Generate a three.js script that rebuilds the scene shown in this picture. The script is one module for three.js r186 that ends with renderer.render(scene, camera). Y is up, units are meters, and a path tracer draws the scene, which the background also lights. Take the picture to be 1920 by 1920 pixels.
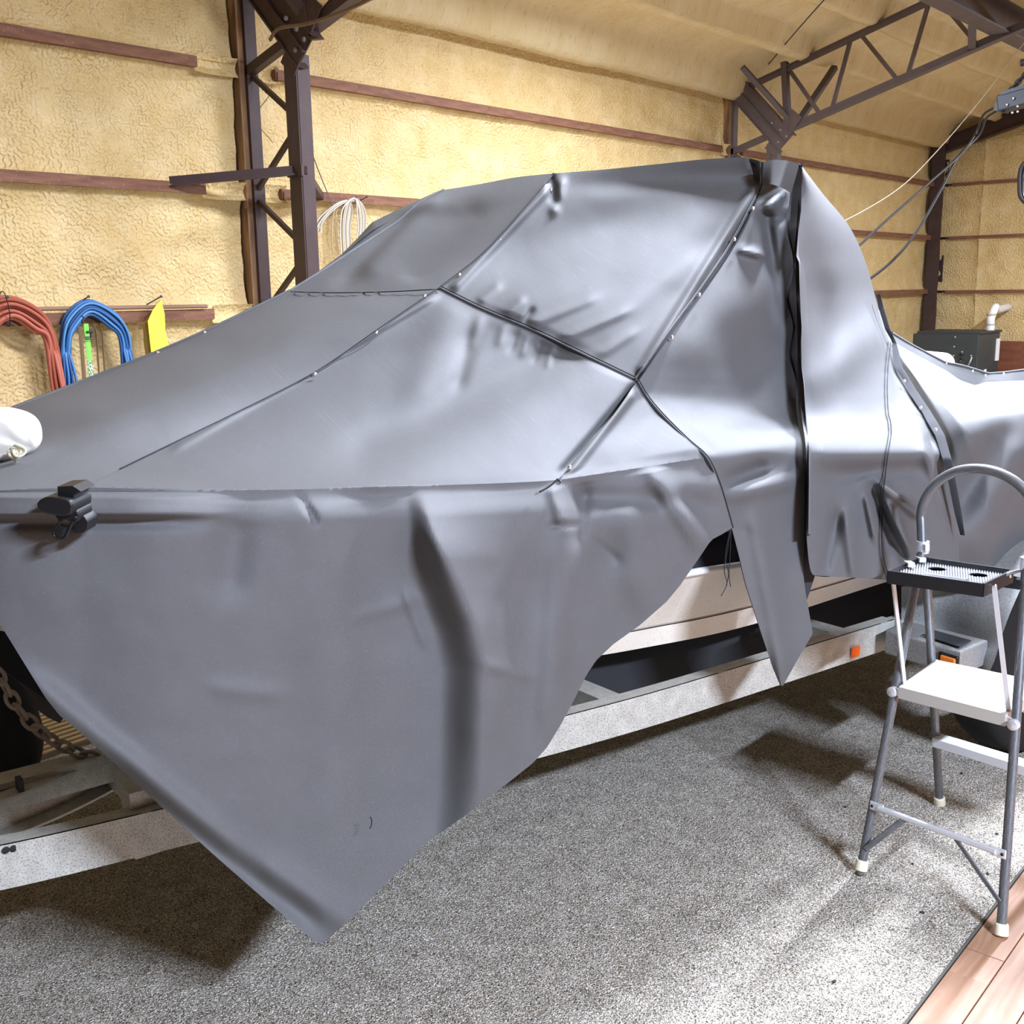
import * as THREE from 'three';
import { mergeGeometries, toCreasedNormals } from 'three/addons/utils/BufferGeometryUtils.js';
import { RoundedBoxGeometry } from 'three/addons/geometries/RoundedBoxGeometry.js';
import { RectAreaLightUniformsLib } from 'three/addons/lights/RectAreaLightUniformsLib.js';

// ------------------------------------------------------------------ camera, lights, exposure
const F = 2050, CX = 960, CY = 960, EYE = 1.65;
const V3 = (x, y, z) => new THREE.Vector3(x, y, z);
const camR = V3(0.75788757, -0.0156768, -0.65219681), camD = V3(0.1184118, -0.97980029, 0.16115223), camF = V3(-0.64154897, -0.19936307, -0.74072214);
const scene = new THREE.Scene();
scene.background = new THREE.Color(0x05060a);
const camera = new THREE.PerspectiveCamera(2 * Math.atan(960 / F) * 180 / Math.PI, 1, 0.05, 60);
camera.position.set(0, EYE, 0);
camera.quaternion.setFromRotationMatrix(new THREE.Matrix4().makeBasis(camR, camD.clone().negate(), camF.clone().negate()));
camera.updateMatrixWorld(true);

const renderer = new THREE.WebGLRenderer({ antialias: true });
renderer.toneMapping = THREE.LinearToneMapping;
renderer.toneMappingExposure = 1.14;
renderer.shadowMap.enabled = true;
RectAreaLightUniformsLib.init();

// every lamp: [x, y, z, length, turn about y, luminance, colour]
const LAMPS = [
  [3.2, 3.72, -0.75, 1.2, 0.0, 2450, 0xd8e5ff, 'white shop light hanging on chains over the plank floor beside the boat'],
  [-1.05, 3.95, -5.8, 1.2, 0.0, 1050, 0xe4ecff, 'white shop light hanging on chains nearest behind the boat stern'],
  [-1.85, 4.1, -4.2, 1.2, 0.0, 900, 0xe4ecff, 'unseen white shop light added above the windscreen to brighten the cover'],  // unseen lamp added to lift the windscreen and deck panels
  [-4.2, 3.9, -7.6, 1.2, 0.0, 520, 0xe4ecff, 'unseen white shop light added by the left wall beyond the near column for sheen on the cover'],  // unseen lamp added to give the deck panels a sheen
  [-1.1, 4.1, -13.6, 1.2, 0.0, 1300, 0xe4ecff, 'white shop light hanging on chains deepest in the hall'],
];

// ------------------------------------------------------------------ helpers
let seed = 7;
const rnd = () => { seed = (seed * 1664525 + 1013904223) >>> 0; return seed / 4294967296; };
const lerp = (a, b, t) => a + (b - a) * t, clamp = (x, a, b) => Math.min(b, Math.max(a, x));
const sstep = (a, b, x) => { const t = clamp((x - a) / (b - a), 0, 1); return t * t * (3 - 2 * t); };
function hash(x, y, z) { let h = (x * 374761393 + y * 668265263 + z * 2147483647 + 1013) | 0; h = Math.imul(h ^ (h >>> 13), 1274126177); h ^= h >>> 16; return (h >>> 0) / 4294967296; }
const GR = [[1, 1, 0], [-1, 1, 0], [1, -1, 0], [-1, -1, 0], [1, 0, 1], [-1, 0, 1], [1, 0, -1], [-1, 0, -1], [0, 1, 1], [0, -1, 1], [0, 1, -1], [0, -1, -1]];
function noise(x, y, z = 0) {                       // gradient noise, 0..1
  const xi = Math.floor(x), yi = Math.floor(y), zi = Math.floor(z), f = t => t * t * t * (t * (t * 6 - 15) + 10);
  const fx = x - xi, fy = y - yi, fz = z - zi, u = f(fx), v = f(fy), w = f(fz), L = (a, b, t) => a + (b - a) * t, h = (i, j, k) => { const g = GR[Math.floor(hash(xi + i, yi + j, zi + k) * 11.999)]; return g[0] * (fx - i) + g[1] * (fy - j) + g[2] * (fz - k); };
  return 0.5 + 0.62 * L(L(L(h(0, 0, 0), h(1, 0, 0), u), L(h(0, 1, 0), h(1, 1, 0), u), v), L(L(h(0, 0, 1), h(1, 0, 1), u), L(h(0, 1, 1), h(1, 1, 1), u), v), w);
}
const fbm = (x, y, z = 0, o = 4) => { let s = 0, a = 0.5, k = 1; for (let i = 0; i < o; i++) { s += a * (noise(x * k, y * k, z * k + i * 7.3) - 0.5); a *= 0.5; k *= 2.03; } return s; };
function tileNoise(n, cells, sd) {                  // tileable gradient noise n x n, 0..1
  const out = new Float32Array(n * n), g = [];
  for (let i = 0; i < cells * cells; i++) { const a = hash(i, sd, 5) * Math.PI * 2; g.push([Math.cos(a), Math.sin(a)]); }
  const s = t => t * t * t * (t * (t * 6 - 15) + 10);
  for (let y = 0; y < n; y++) for (let x = 0; x < n; x++) {
    const fx = x / n * cells, fy = y / n * cells, xi = Math.floor(fx), yi = Math.floor(fy), dx = fx - xi, dy = fy - yi, u = s(dx), v = s(dy);
    const G = (i, j) => { const q = g[((yi + j) % cells) * cells + (xi + i) % cells]; return q[0] * (dx - i) + q[1] * (dy - j); };
    out[y * n + x] = clamp(0.5 + 0.8 * lerp(lerp(G(0, 0), G(1, 0), u), lerp(G(0, 1), G(1, 1), u), v), 0, 1);
  }
  return out;
}
function tex(n, m, fn, srgb, rx = 1, ry = 1) {      // fn(x, y) -> [r, g, b] 0..255 or a number
  const d = new Uint8Array(n * m * 4);
  for (let y = 0; y < m; y++) for (let x = 0; x < n; x++) {
    let c = fn(x, y); if (typeof c === 'number') c = [c, c, c];
    const i = (y * n + x) * 4; for (let k = 0; k < 3; k++) d[i + k] = clamp(Math.round(c[k]), 0, 255); d[i + 3] = 255;
  }
  const t = new THREE.DataTexture(d, n, m, THREE.RGBAFormat);
  t.wrapS = t.wrapT = THREE.RepeatWrapping; t.magFilter = THREE.LinearFilter; t.minFilter = THREE.LinearMipmapLinearFilter; t.generateMipmaps = true;
  if (srgb) t.colorSpace = THREE.SRGBColorSpace;
  t.repeat.set(rx, ry); t.needsUpdate = true; return t;
}
const std = (o) => new THREE.MeshStandardMaterial(o), phys = (o) => new THREE.MeshPhysicalMaterial(o);

const B = V3(Math.sin(11.8 * Math.PI / 180), 0, -Math.cos(11.8 * Math.PI / 180)), PL = V3(-B.z, 0, B.x);   // boat axis to the stern, and sideways towards the near side
const boat = (a, p, h) => V3(a * B.x + p * PL.x, h, a * B.z + p * PL.z);
function ray(px, py) { const x = (px - CX), y = (py - CY); return V3(0, 0, 0).addScaledVector(camR, x).addScaledVector(camD, y).addScaledVector(camF, F); }
function at(px, py, k, v) {                          // where the sight line of a measured point meets a plane of the building or of the boat
  const r = ray(px, py);
  const t = k === 'p' ? v / r.dot(PL) : k === 'x' ? v / r.x : k === 'z' ? v / r.z : k === 'h' ? (v - EYE) / r.y : 0;
  return V3(0, EYE, 0).addScaledVector(r, t);
}
const names = {};
function numbered(n) { const c = names[n] = (names[n] ?? -1) + 1; return c ? `${n}_${String(c).padStart(3, '0')}` : n; }
function tag(o, label, category, group) { o.userData.label = label; o.userData.category = category; if (group) o.userData.group = group; return o; }
function shade(m) { m.castShadow = m.receiveShadow = true; return m; }
function thing(name, label, category, pos = V3(0, 0, 0), group) { const g = new THREE.Group(); g.name = numbered(name); g.position.copy(pos); scene.add(g); return tag(g, label, category, group); }
function part(name, geo, mat, parent, label) {
  const g = Array.isArray(geo) ? mergeGeometries(geo.map(q => { const c = q.index ? q.toNonIndexed() : q; for (const k of Object.keys(c.attributes)) if (!['position', 'normal', 'uv'].includes(k)) c.deleteAttribute(k); return c; })) : geo;
  const m = shade(new THREE.Mesh(g, mat)); m.name = name; (parent || scene).add(m);
  if (label) m.userData.label = label;
  if (parent && parent.isGroup && parent.position.lengthSq() > 0 && !g.userData.local) m.position.copy(parent.position).negate();   // parts are built in hall coordinates
  return m;
}
function single(name, geo, mat, label, category, group) { const m = part(name, geo, mat); m.name = numbered(name); return tag(m, label, category, group); }
function struct(name, geo, mat) { const m = part(name, geo, mat); m.userData.kind = 'structure'; return m; }
function structGroup(name) { const g = new THREE.Group(); g.name = name; g.userData.kind = 'structure'; scene.add(g); return g; }
function box(x0, x1, y0, y1, z0, z1) { const g = new THREE.BoxGeometry(x1 - x0, y1 - y0, z1 - z0); g.translate((x0 + x1) / 2, (y0 + y1) / 2, (z0 + z1) / 2); return boxUV(g); }
function boxUV(g) {                                  // uv in metres from the face direction
  if (g.index) g = g.toNonIndexed();
  const p = g.attributes.position, n = g.attributes.normal, uv = new Float32Array(p.count * 2);
  for (let i = 0; i < p.count; i++) {
    const ax = Math.abs(n.getX(i)), ay = Math.abs(n.getY(i)), az = Math.abs(n.getZ(i));
    const [u, v] = ax >= ay && ax >= az ? [p.getZ(i), p.getY(i)] : ay >= az ? [p.getX(i), p.getZ(i)] : [p.getX(i), p.getY(i)];
    uv[2 * i] = u; uv[2 * i + 1] = v;
  }
  g.setAttribute('uv', new THREE.BufferAttribute(uv, 2)); return g;
}
function orient(g, a, b, up) {                       // local z along a->b, local y near up
  const z = b.clone().sub(a).normalize(), x = V3(0, 0, 0).crossVectors(up, z).normalize(), y = V3(0, 0, 0).crossVectors(z, x);
  g.applyMatrix4(new THREE.Matrix4().makeBasis(x, y, z).setPosition(a.clone().add(b).multiplyScalar(0.5))); return g;
}
function bar(a, b, w, h, up = V3(0, 1, 0), r = 0) { const L = a.distanceTo(b); const g = r ? new RoundedBoxGeometry(w, h, L, 2, r) : new THREE.BoxGeometry(w, h, L); return orient(boxUV(g), a, b, up); }
function rod(a, b, r, seg = 12, r2 = r) { const g = new THREE.CylinderGeometry(r2, r, a.distanceTo(b), seg); g.rotateX(Math.PI / 2); return orient(g, a, b, Math.abs(b.y - a.y) > 0.9 * a.distanceTo(b) ? V3(1, 0, 0.01) : V3(0, 1, 0)); }
function tube(pts, r, seg = 48, rs = 8, closed = false) { return new THREE.TubeGeometry(new THREE.CatmullRomCurve3(pts, closed, 'centripetal'), seg, r, rs, closed); }
function gridGeo(nu, nv, fn, uvs = 1, flip = false) { // fn(u, v) -> Vector3
  const pos = [], uv = [], idx = [];
  for (let j = 0; j <= nv; j++) for (let i = 0; i <= nu; i++) { const p = fn(i / nu, j / nv); pos.push(p.x, p.y, p.z); uv.push(p.u ?? i / nu * uvs, p.v ?? j / nv * uvs); }
  for (let j = 0; j < nv; j++) for (let i = 0; i < nu; i++) { const a = j * (nu + 1) + i, b = a + 1, c = a + nu + 1, d = c + 1; flip ? idx.push(a, c, b, b, c, d) : idx.push(a, b, c, b, d, c); }
  const g = new THREE.BufferGeometry(); g.setAttribute('position', new THREE.Float32BufferAttribute(pos, 3)); g.setAttribute('uv', new THREE.Float32BufferAttribute(uv, 2)); g.setIndex(idx); g.computeVertexNormals(); return g;
}
function lathe(prof, seg, a, dir) { const g = new THREE.LatheGeometry(prof.map(q => new THREE.Vector2(q[0], q[1])), seg); g.applyQuaternion(new THREE.Quaternion().setFromUnitVectors(V3(0, 1, 0), dir.clone().normalize())); g.translate(a.x, a.y, a.z); return g; }

// ------------------------------------------------------------------ materials
const N1 = tileNoise(512, 56, 1), N2 = tileNoise(512, 22, 2), N3 = tileNoise(512, 110, 3), N4 = tileNoise(512, 8, 4), N5 = (() => { const a = new Float32Array(512 * 512); for (let i = 0; i < a.length; i++) a[i] = hash(i & 511, i >> 9, 91); return a; })();
const ix = (x, y) => (y & 511) * 512 + (x & 511);
const foamBump = tex(512, 512, (x, y) => { const a = N1[ix(x, y)], b = N2[ix(x, y)], c = N3[ix(x, y)], m = N4[ix(x, y)]; const l = clamp((a - 0.3) / 0.4, 0, 1); return 255 * clamp(0.1 + 0.5 * l * l * (3 - 2 * l) * (0.35 + 0.9 * m) + 0.25 * b + 0.12 * c, 0, 1); }, false, 0.8, 0.8);
const foamCol = (r, g, b) => tex(512, 512, (x, y) => { const k = N4[ix(x, y)] * 0.5 + N2[ix(x, y)] * 0.32 + N1[ix(x, y)] * 0.18, d = N1[ix(x + 90, y + 200)] > 0.8 ? 0.93 : 1; return [lerp(r - 12, r + 9, k) * d, lerp(g - 18, g + 11, k) * d, lerp(b - 30, b + 14, k) * d]; }, true, 0.53, 0.53);
const M = {};
M.foam = std({ map: foamCol(214, 188, 136), bumpMap: foamBump, bumpScale: 0.012, roughness: 0.62 });
M.foamRoof = std({ map: foamCol(218, 199, 158), bumpMap: foamBump, bumpScale: 0.005, roughness: 0.7 });
M.girt = std({ map: tex(512, 64, (x, y) => { const k = fbm(x / 60, y / 7, 3), s = noise(x / 5, y / 5, 8) > 0.8 ? 26 : 0; return [122 + 60 * k + s, 82 + 50 * k + s, 60 + 42 * k + s * 0.7]; }, true, 0.7, 4), roughness: 0.75 });
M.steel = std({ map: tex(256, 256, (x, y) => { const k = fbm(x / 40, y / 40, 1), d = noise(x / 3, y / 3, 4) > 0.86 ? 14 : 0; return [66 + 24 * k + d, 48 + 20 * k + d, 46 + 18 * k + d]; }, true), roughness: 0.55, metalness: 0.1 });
M.steelHazed = std({ map: tex(256, 256, (x, y) => { const k = fbm(x / 40, y / 40, 1); return [92 + 24 * k, 80 + 20 * k, 80 + 18 * k]; }, true), roughness: 0.55, metalness: 0.1 });  // lighter steel: haze at the far end put into the colour
M.sprayed = std({ map: tex(128, 512, (x, y) => { const k = clamp(0.5 + 1.5 * fbm(x / 22, y / 90, 7), 0, 1); return [lerp(78, 176, k), lerp(54, 136, k), lerp(42, 84, k)]; }, true, 3, 0.45), roughness: 0.7 });
M.galv = std({ map: tex(512, 512, (x, y) => { const k = fbm(x / 30, y / 30, 2), s = noise(x / 2.6, y / 2.6, 5), d = s > 0.7 ? -48 : s > 0.64 ? -20 : s < 0.3 ? 10 : 0; const br = fbm(x / 60, y / 40, 8) > 0.24 ? -12 : 0; return [188 + 44 * k + d + br, 186 + 44 * k + d + br * 1.2, 176 + 44 * k + d + br * 1.6]; }, true, 2, 2), roughness: 0.55, metalness: 0.15 });
M.darkSteel = std({ color: 0x3c3d40, roughness: 0.6, metalness: 0.3 });
const weaveB = tex(256, 256, (x, y) => 128 + 60 * Math.sin(x * Math.PI / 4) * Math.cos(y * Math.PI / 4) + 50 * (N3[ix(x * 2, y * 2)] - 0.5), false, 12, 12);
const clothCol = tex(512, 512, (x, y) => { const k = N4[ix(x, y)] * 0.6 + N2[ix(x, y)] * 0.4, s = N5[ix(x, y)]; const f = s > 0.992 ? 9 : 0; return [86 + 5 * k + 4 * (s - 0.5) + f, 87 + 5 * k + 4 * (s - 0.5) + f, 88 + 5 * k + 4 * (s - 0.5) + f]; }, true, 1, 1);
M.cloth = phys({ map: clothCol, bumpMap: weaveB, bumpScale: 0.0004, roughness: 0.7, ior: 1.52, side: THREE.DoubleSide });
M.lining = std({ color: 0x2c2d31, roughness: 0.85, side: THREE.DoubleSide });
M.tape = std({ color: 0x64666c, roughness: 0.55, side: THREE.DoubleSide });  // grey of the slit strip, toned for the shade along the fold
M.thread = std({ color: 0x1b1c20, roughness: 0.8 });
M.snap = std({ color: 0xe8e8ea, roughness: 0.25, metalness: 0.9 });
M.black = std({ color: 0x121316, roughness: 0.42 });
M.rubber = std({ color: 0x0c0c0d, roughness: 0.9 });
M.hull = phys({ map: tex(256, 256, (x, y) => { const k = N4[ix(x * 2, y * 2)], s = N5[ix(x * 2, y * 2)] > 0.96 ? -22 : 0; return [226 + 10 * k + s, 220 + 10 * k + s, 206 + 10 * k + s]; }, true), roughness: 0.35, clearcoat: 0.4, clearcoatRoughness: 0.3, side: THREE.DoubleSide });
M.hullDark = phys({ color: 0x2a2b30, roughness: 0.4, side: THREE.DoubleSide });
M.amber = phys({ color: 0xff6a14, roughness: 0.25, clearcoat: 0.6 });
M.white = std({ color: 0xe9e7e2, roughness: 0.55 });
M.cream = std({ color: 0xe6dfc4, roughness: 0.6 });
M.alu = std({ color: 0xe3e6ea, roughness: 0.38, metalness: 0.55 });
M.tubeSteel = std({ map: tex(128, 256, (x, y) => { const k = fbm(x / 12, y / 22, 6), s = noise(x / 2, y / 3, 1) > 0.78 ? 34 : 0; return [112 + 60 * k + s, 114 + 60 * k + s, 116 + 60 * k + s]; }, true, 2, 4), roughness: 0.42, metalness: 0.55 });

// ------------------------------------------------------------------ the room: slab, carpet, planks
const WX = -6.5, EX = 10.5, ZF = 7, ZE = -17.6, RIDGE = 2.0, EAVE = 3.77, SL = 0.28;
const roofY = x => EAVE + SL * (Math.min(x, 2 * RIDGE - x) - WX);
struct('floor', box(WX - 0.3, EX + 0.3, -0.25, -0.012, ZE - 0.3, ZF + 0.3), std({ map: tex(256, 256, (x, y) => 120 + 60 * fbm(x / 30, y / 30, 2), true, 0.5, 0.5), roughness: 0.9 }));
{
  const n = 1024, tn = (x, y) => hash(x, y, 77);
  const carpet = tex(n, n, (x, y) => {
    const q = hash(x >> 1, (y + (hash(x >> 1, 3, 1) * 3 | 0)) >> 1, 11), r = tn(x, y), c = N2[ix(x >> 1, y >> 1)], w = noise(x / 7, y / 4, 2);
    let v = 156 + 80 * (q - 0.5) + 60 * (r - 0.5) + 26 * (c - 0.5) + 40 * (w - 0.5); if (q > 0.92) v += 44; if (q < 0.12) v -= 50;
    const t = hash(x >> 2, y >> 2, 5); return [v + 6 + (t > 0.8 ? 7 : 0), v + (t > 0.8 ? 2 : 0), v - 12 - (t > 0.8 ? 3 : 0)];
  }, true, 0.7, 0.7);
  const cb = tex(512, 512, (x, y) => 255 * (0.45 * hash(x >> 1, y >> 1, 21) + 0.55 * N3[ix(x, y)]), false, 1.9, 1.9);
  const g = gridGeo(80, 220, (u, v) => { const x = lerp(-6.34, -0.782, u), z = lerp(4.9, -17.3, v); const p = V3(x, 0.0 + 0.0015 * fbm(x * 1.3, z * 1.3), z); p.u = x; p.v = z; return p; });
  const c = thing('carpet', 'grey speckled loop carpet laid wall to wall under the covered boat', 'carpet');
  part('pile', g, std({ map: carpet, bumpMap: cb, bumpScale: 0.006, roughness: 0.97 }), c);
  part('edge_binding', box(-0.783, -0.777, -0.012, 0.0015, -17.3, 4.9), std({ color: 0x57564f, roughness: 0.95 }), c, 'dark cut edge of the carpet');
}
{
  const grp = structGroup('floor_planks');
  const wood = k => tex(512, 256, (x, y) => {
    const g = fbm(x / 160 + k * 3, y / 9 + 2 * fbm(x / 90, y / 40, k), k * 5), h = fbm(x / 70, y / 50, k + 3); let c = [152 + 56 * g + 32 * h, 116 + 60 * g + 28 * h, 90 + 60 * g + 22 * h];
    const kx = 120 + 200 * hash(k, 1, 1), ky = 60 + 120 * hash(k, 2, 1), d = Math.hypot((x - kx) / 2.2, y - ky); if (d < 26) { const t = 1 - d / 26, s = 0.6 + 0.4 * Math.sin(d * 1.1); c = c.map((q, i) => q - t * s * (70 + 14 * i)); }
    return c;
  }, true, 0.8, 2);
  const mats = [0, 1, 2, 3, 4].map(k => std({ map: wood(k), roughness: 0.5 }));
  const W = 0.0945; let i = 0;
  for (let x = -0.775; x < 10.4; x += W, i++) {
    const near = x < 0.4; if (x > 6) break; let z = 4.9 - (near ? hash(i, 3, 3) * 0.8 : 0) , first = true;
    const cuts = i === 0 ? [4.9, 0.6, -2.62, -3.55, -5.2, -8, -12, -17.3] : i === 1 ? [4.9, 1.1, -2.78, -5.0, -9, -13, -17.3] : near ? [4.9, 4 - hash(i, 1, 2) * 3, 0.2 - hash(i, 2, 2) * 3, -4.4 - hash(i, 3, 2) * 2, -9 - hash(i, 4, 2) * 2, -17.3] : [4.9, -6 - hash(i, 5, 5) * 3, -17.3];
    for (let k = 0; k + 1 < cuts.length; k++) {
      const g = new RoundedBoxGeometry(W - 0.0022, 0.02, cuts[k] - cuts[k + 1] - 0.002, 1, 0.0016); g.translate(x + W / 2, -0.0085 - 0.0006 * hash(i, k, 9), (cuts[k] + cuts[k + 1]) / 2);
      const gg = boxUV(g), uv = gg.attributes.uv; for (let q = 0; q < uv.count; q++) { const a = uv.getX(q), b = uv.getY(q); uv.setXY(q, b + i * 0.37, a + k * 0.21); }
      part('plank', gg, mats[(i * 3 + k * 2) % 5], grp);
    }
  }
}
// walls with foam cells between the girts
const GY = [1.52, 2.33, 3.12], FRAMES = [-4.75, -11.2];
function foamCell(toPt, s0, s1, y0, y1, step, sd, amp = 1) {      // s runs along the wall; toPt(s, y, out)
  const nu = Math.max(2, Math.round((s1 - s0) / step)), nv = Math.max(2, Math.round((y1 - y0) / step));
  return gridGeo(nu, nv, (u, v) => {
    const s = lerp(s0, s1, u), y = lerp(y0, y1, v), e = Math.min(s - s0, s1 - s, 1), t = Math.min(y - y0, y1 - y, 1);
    let o = amp * (0.075 * fbm(s * 1.1 + sd, y * 1.6, sd) + 0.03 * fbm(s * 5 + sd, y * 6, sd + 2, 3) + 0.014 * fbm(s * 19, y * 24, sd + 5, 2));
    o += 0.05 * Math.exp(-t / 0.045) + 0.035 * Math.exp(-e / 0.06);
    const p = toPt(s, y, o); p.u = s; p.v = y; return p;
  });
}
function slab(parent, name, x0, x1, y0, y1, z0, z1) { return part(name, box(x0, x1, y0, y1, z0, z1), M.foam, parent); }
{
  const g = structGroup('wall_left');
  slab(g, 'wall_core', WX - 0.3, WX - 0.06, -0.2, 4.0, ZE - 0.3, ZF + 0.3);
  const rows = [[-0.02, GY[0] - 0.03], [GY[0] + 0.03, GY[1] - 0.03], [GY[1] + 0.03, GY[2] - 0.03], [GY[2] + 0.03, 3.86]];
  const bays = [[-4.66, ZF + 0.1], [-11.12, -4.84], [ZE - 0.05, -11.28]];
  bays.forEach(([z0, z1], b) => rows.forEach(([y0, y1], r) => {
    const f = foamCell((s, y, o) => V3(WX + o, y, s), z0, z1, y0, y1, b === 0 ? 0.026 : b === 1 ? 0.035 : 0.06, b * 4 + r + 1, 1);
    part('foam_panel', f, M.foam, g);
  }));
  for (const y of GY) for (const [z0, z1] of [[-4.68, -4.34], [-5.02, -4.82], [-11.14, -10.98], [-11.44, -11.26], [ZE, -17.28]]) part('foam_panel', foamCell((s, yy, o) => V3(WX + o + 0.03, yy, s), z0, z1, y - 0.06, y + 0.06, 0.02, y * 7 + z0, 1), M.foam, g);
  const girt = (z0, z1, y) => { const n = Math.max(1, Math.round((z1 - z0) / 1.2)), a = []; 
    a.push(box(WX - 0.04, WX + 0.105, y - 0.03, y + 0.035, z0, z1)); a.push(box(WX + 0.095, WX + 0.115, y - 0.034, y + 0.018, z0 + 0.01, z1 - 0.01)); part('girt', a, M.girt, g); };
  for (const y of GY) { girt(-4.36, 4.9, y); girt(-11.0, -4.98, y); girt(-17.3, -11.42, y); }
}
{
  const g = structGroup('wall_back');
  slab(g, 'wall_core', WX - 0.3, EX + 0.3, -0.2, 6.6, ZE - 0.3, ZE - 0.06);
  const rows = [[0.0, GY[0] - 0.03], [GY[0] + 0.01, GY[1] - 0.03], [GY[1] + 0.01, GY[2] - 0.03], [GY[2] + 0.01, 6.4]];
  rows.forEach(([y0, y1], r) => { for (const [x0, x1] of [[-6.5, -5.75], [-5.75, -4.4], [-4.4, -2.2], [-2.2, EX + 0.1]]) part('foam_panel', foamCell((s, y, o) => V3(s, y, ZE + 0.02 + o * 0.7), x0, x1, y0, y1, 0.05, r * 5 + x1 + 30, 1.3), M.foam, g); });
  for (const y of GY) part('girt', box(-6.2, EX, y - 0.035, y + 0.012, ZE - 0.05, ZE + 0.09), M.girt, g);
  part('board', box(-5.42, -3.2, -0.01, 0.77, ZE + 0.05, ZE + 0.11), std({ map: tex(256, 128, (x, y) => { const k = fbm(x / 80, y / 6, 3); return [124 + 50 * k, 72 + 36 * k, 48 + 26 * k]; }, true, 0.6, 0.8), roughness: 0.6 }), g, 'brown board along the foot of the end wall');
}
{
  const gr = structGroup('wall_right'); part('sheathing', box(EX, EX + 0.3, -0.2, 4.2, ZE - 0.3, ZF + 0.3), std({ color: 0x77777a, roughness: 0.85 }), gr);
  const gf = structGroup('wall_front'); part('sheathing', box(WX - 0.3, EX + 0.3, -0.2, 6.6, ZF, ZF + 0.3), std({ color: 0x4c4c4e, roughness: 0.85 }), gf);
}
{
  const g = structGroup('ceiling');
  // foam over the purlins: low ridges along the hall
  const prof = (d) => { const q = ((d % 0.74) + 0.74) % 0.74; return 0.19 * sstep(0.14, 0.26, q) * (1 - sstep(0.36, 0.44, q)); };
  const cell = (x0, x1, nu) => gridGeo(nu, 150, (u, v) => { const x = lerp(x0, x1, u), z = lerp(ZF + 0.1, ZE - 0.1, v), o = 0.06 * fbm(x * 1.2, z * 1.0, 4) + 0.02 * fbm(x * 5, z * 5, 6, 2); const p = V3(x, roofY(x) + 0.13 * sstep(0, 0.5, x - WX) - prof(x - WX + 0.1 + 0.03 * fbm(z * 0.7, x, 2)) - o - 0.02, z); p.u = x; p.v = z; return p; }, 1, true);
  part('foam_panel', cell(WX - 0.1, RIDGE, 170), M.foamRoof, g);
  part('foam_panel', cell(RIDGE, EX + 0.1, 170), M.foamRoof, g);
  const sheet = (x0, x1) => { const a = V3(x0, roofY(x0) + 0.34, (ZF + ZE) / 2), b = V3(x1, roofY(x1) + 0.34, (ZF + ZE) / 2); return bar(a, b, ZF - ZE + 0.7, 0.12, V3(0, 1, 0)); };
  part('roof_deck', [sheet(WX - 0.3, RIDGE + 0.02), sheet(RIDGE - 0.02, EX + 0.3)], M.foamRoof, g);
}

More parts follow.
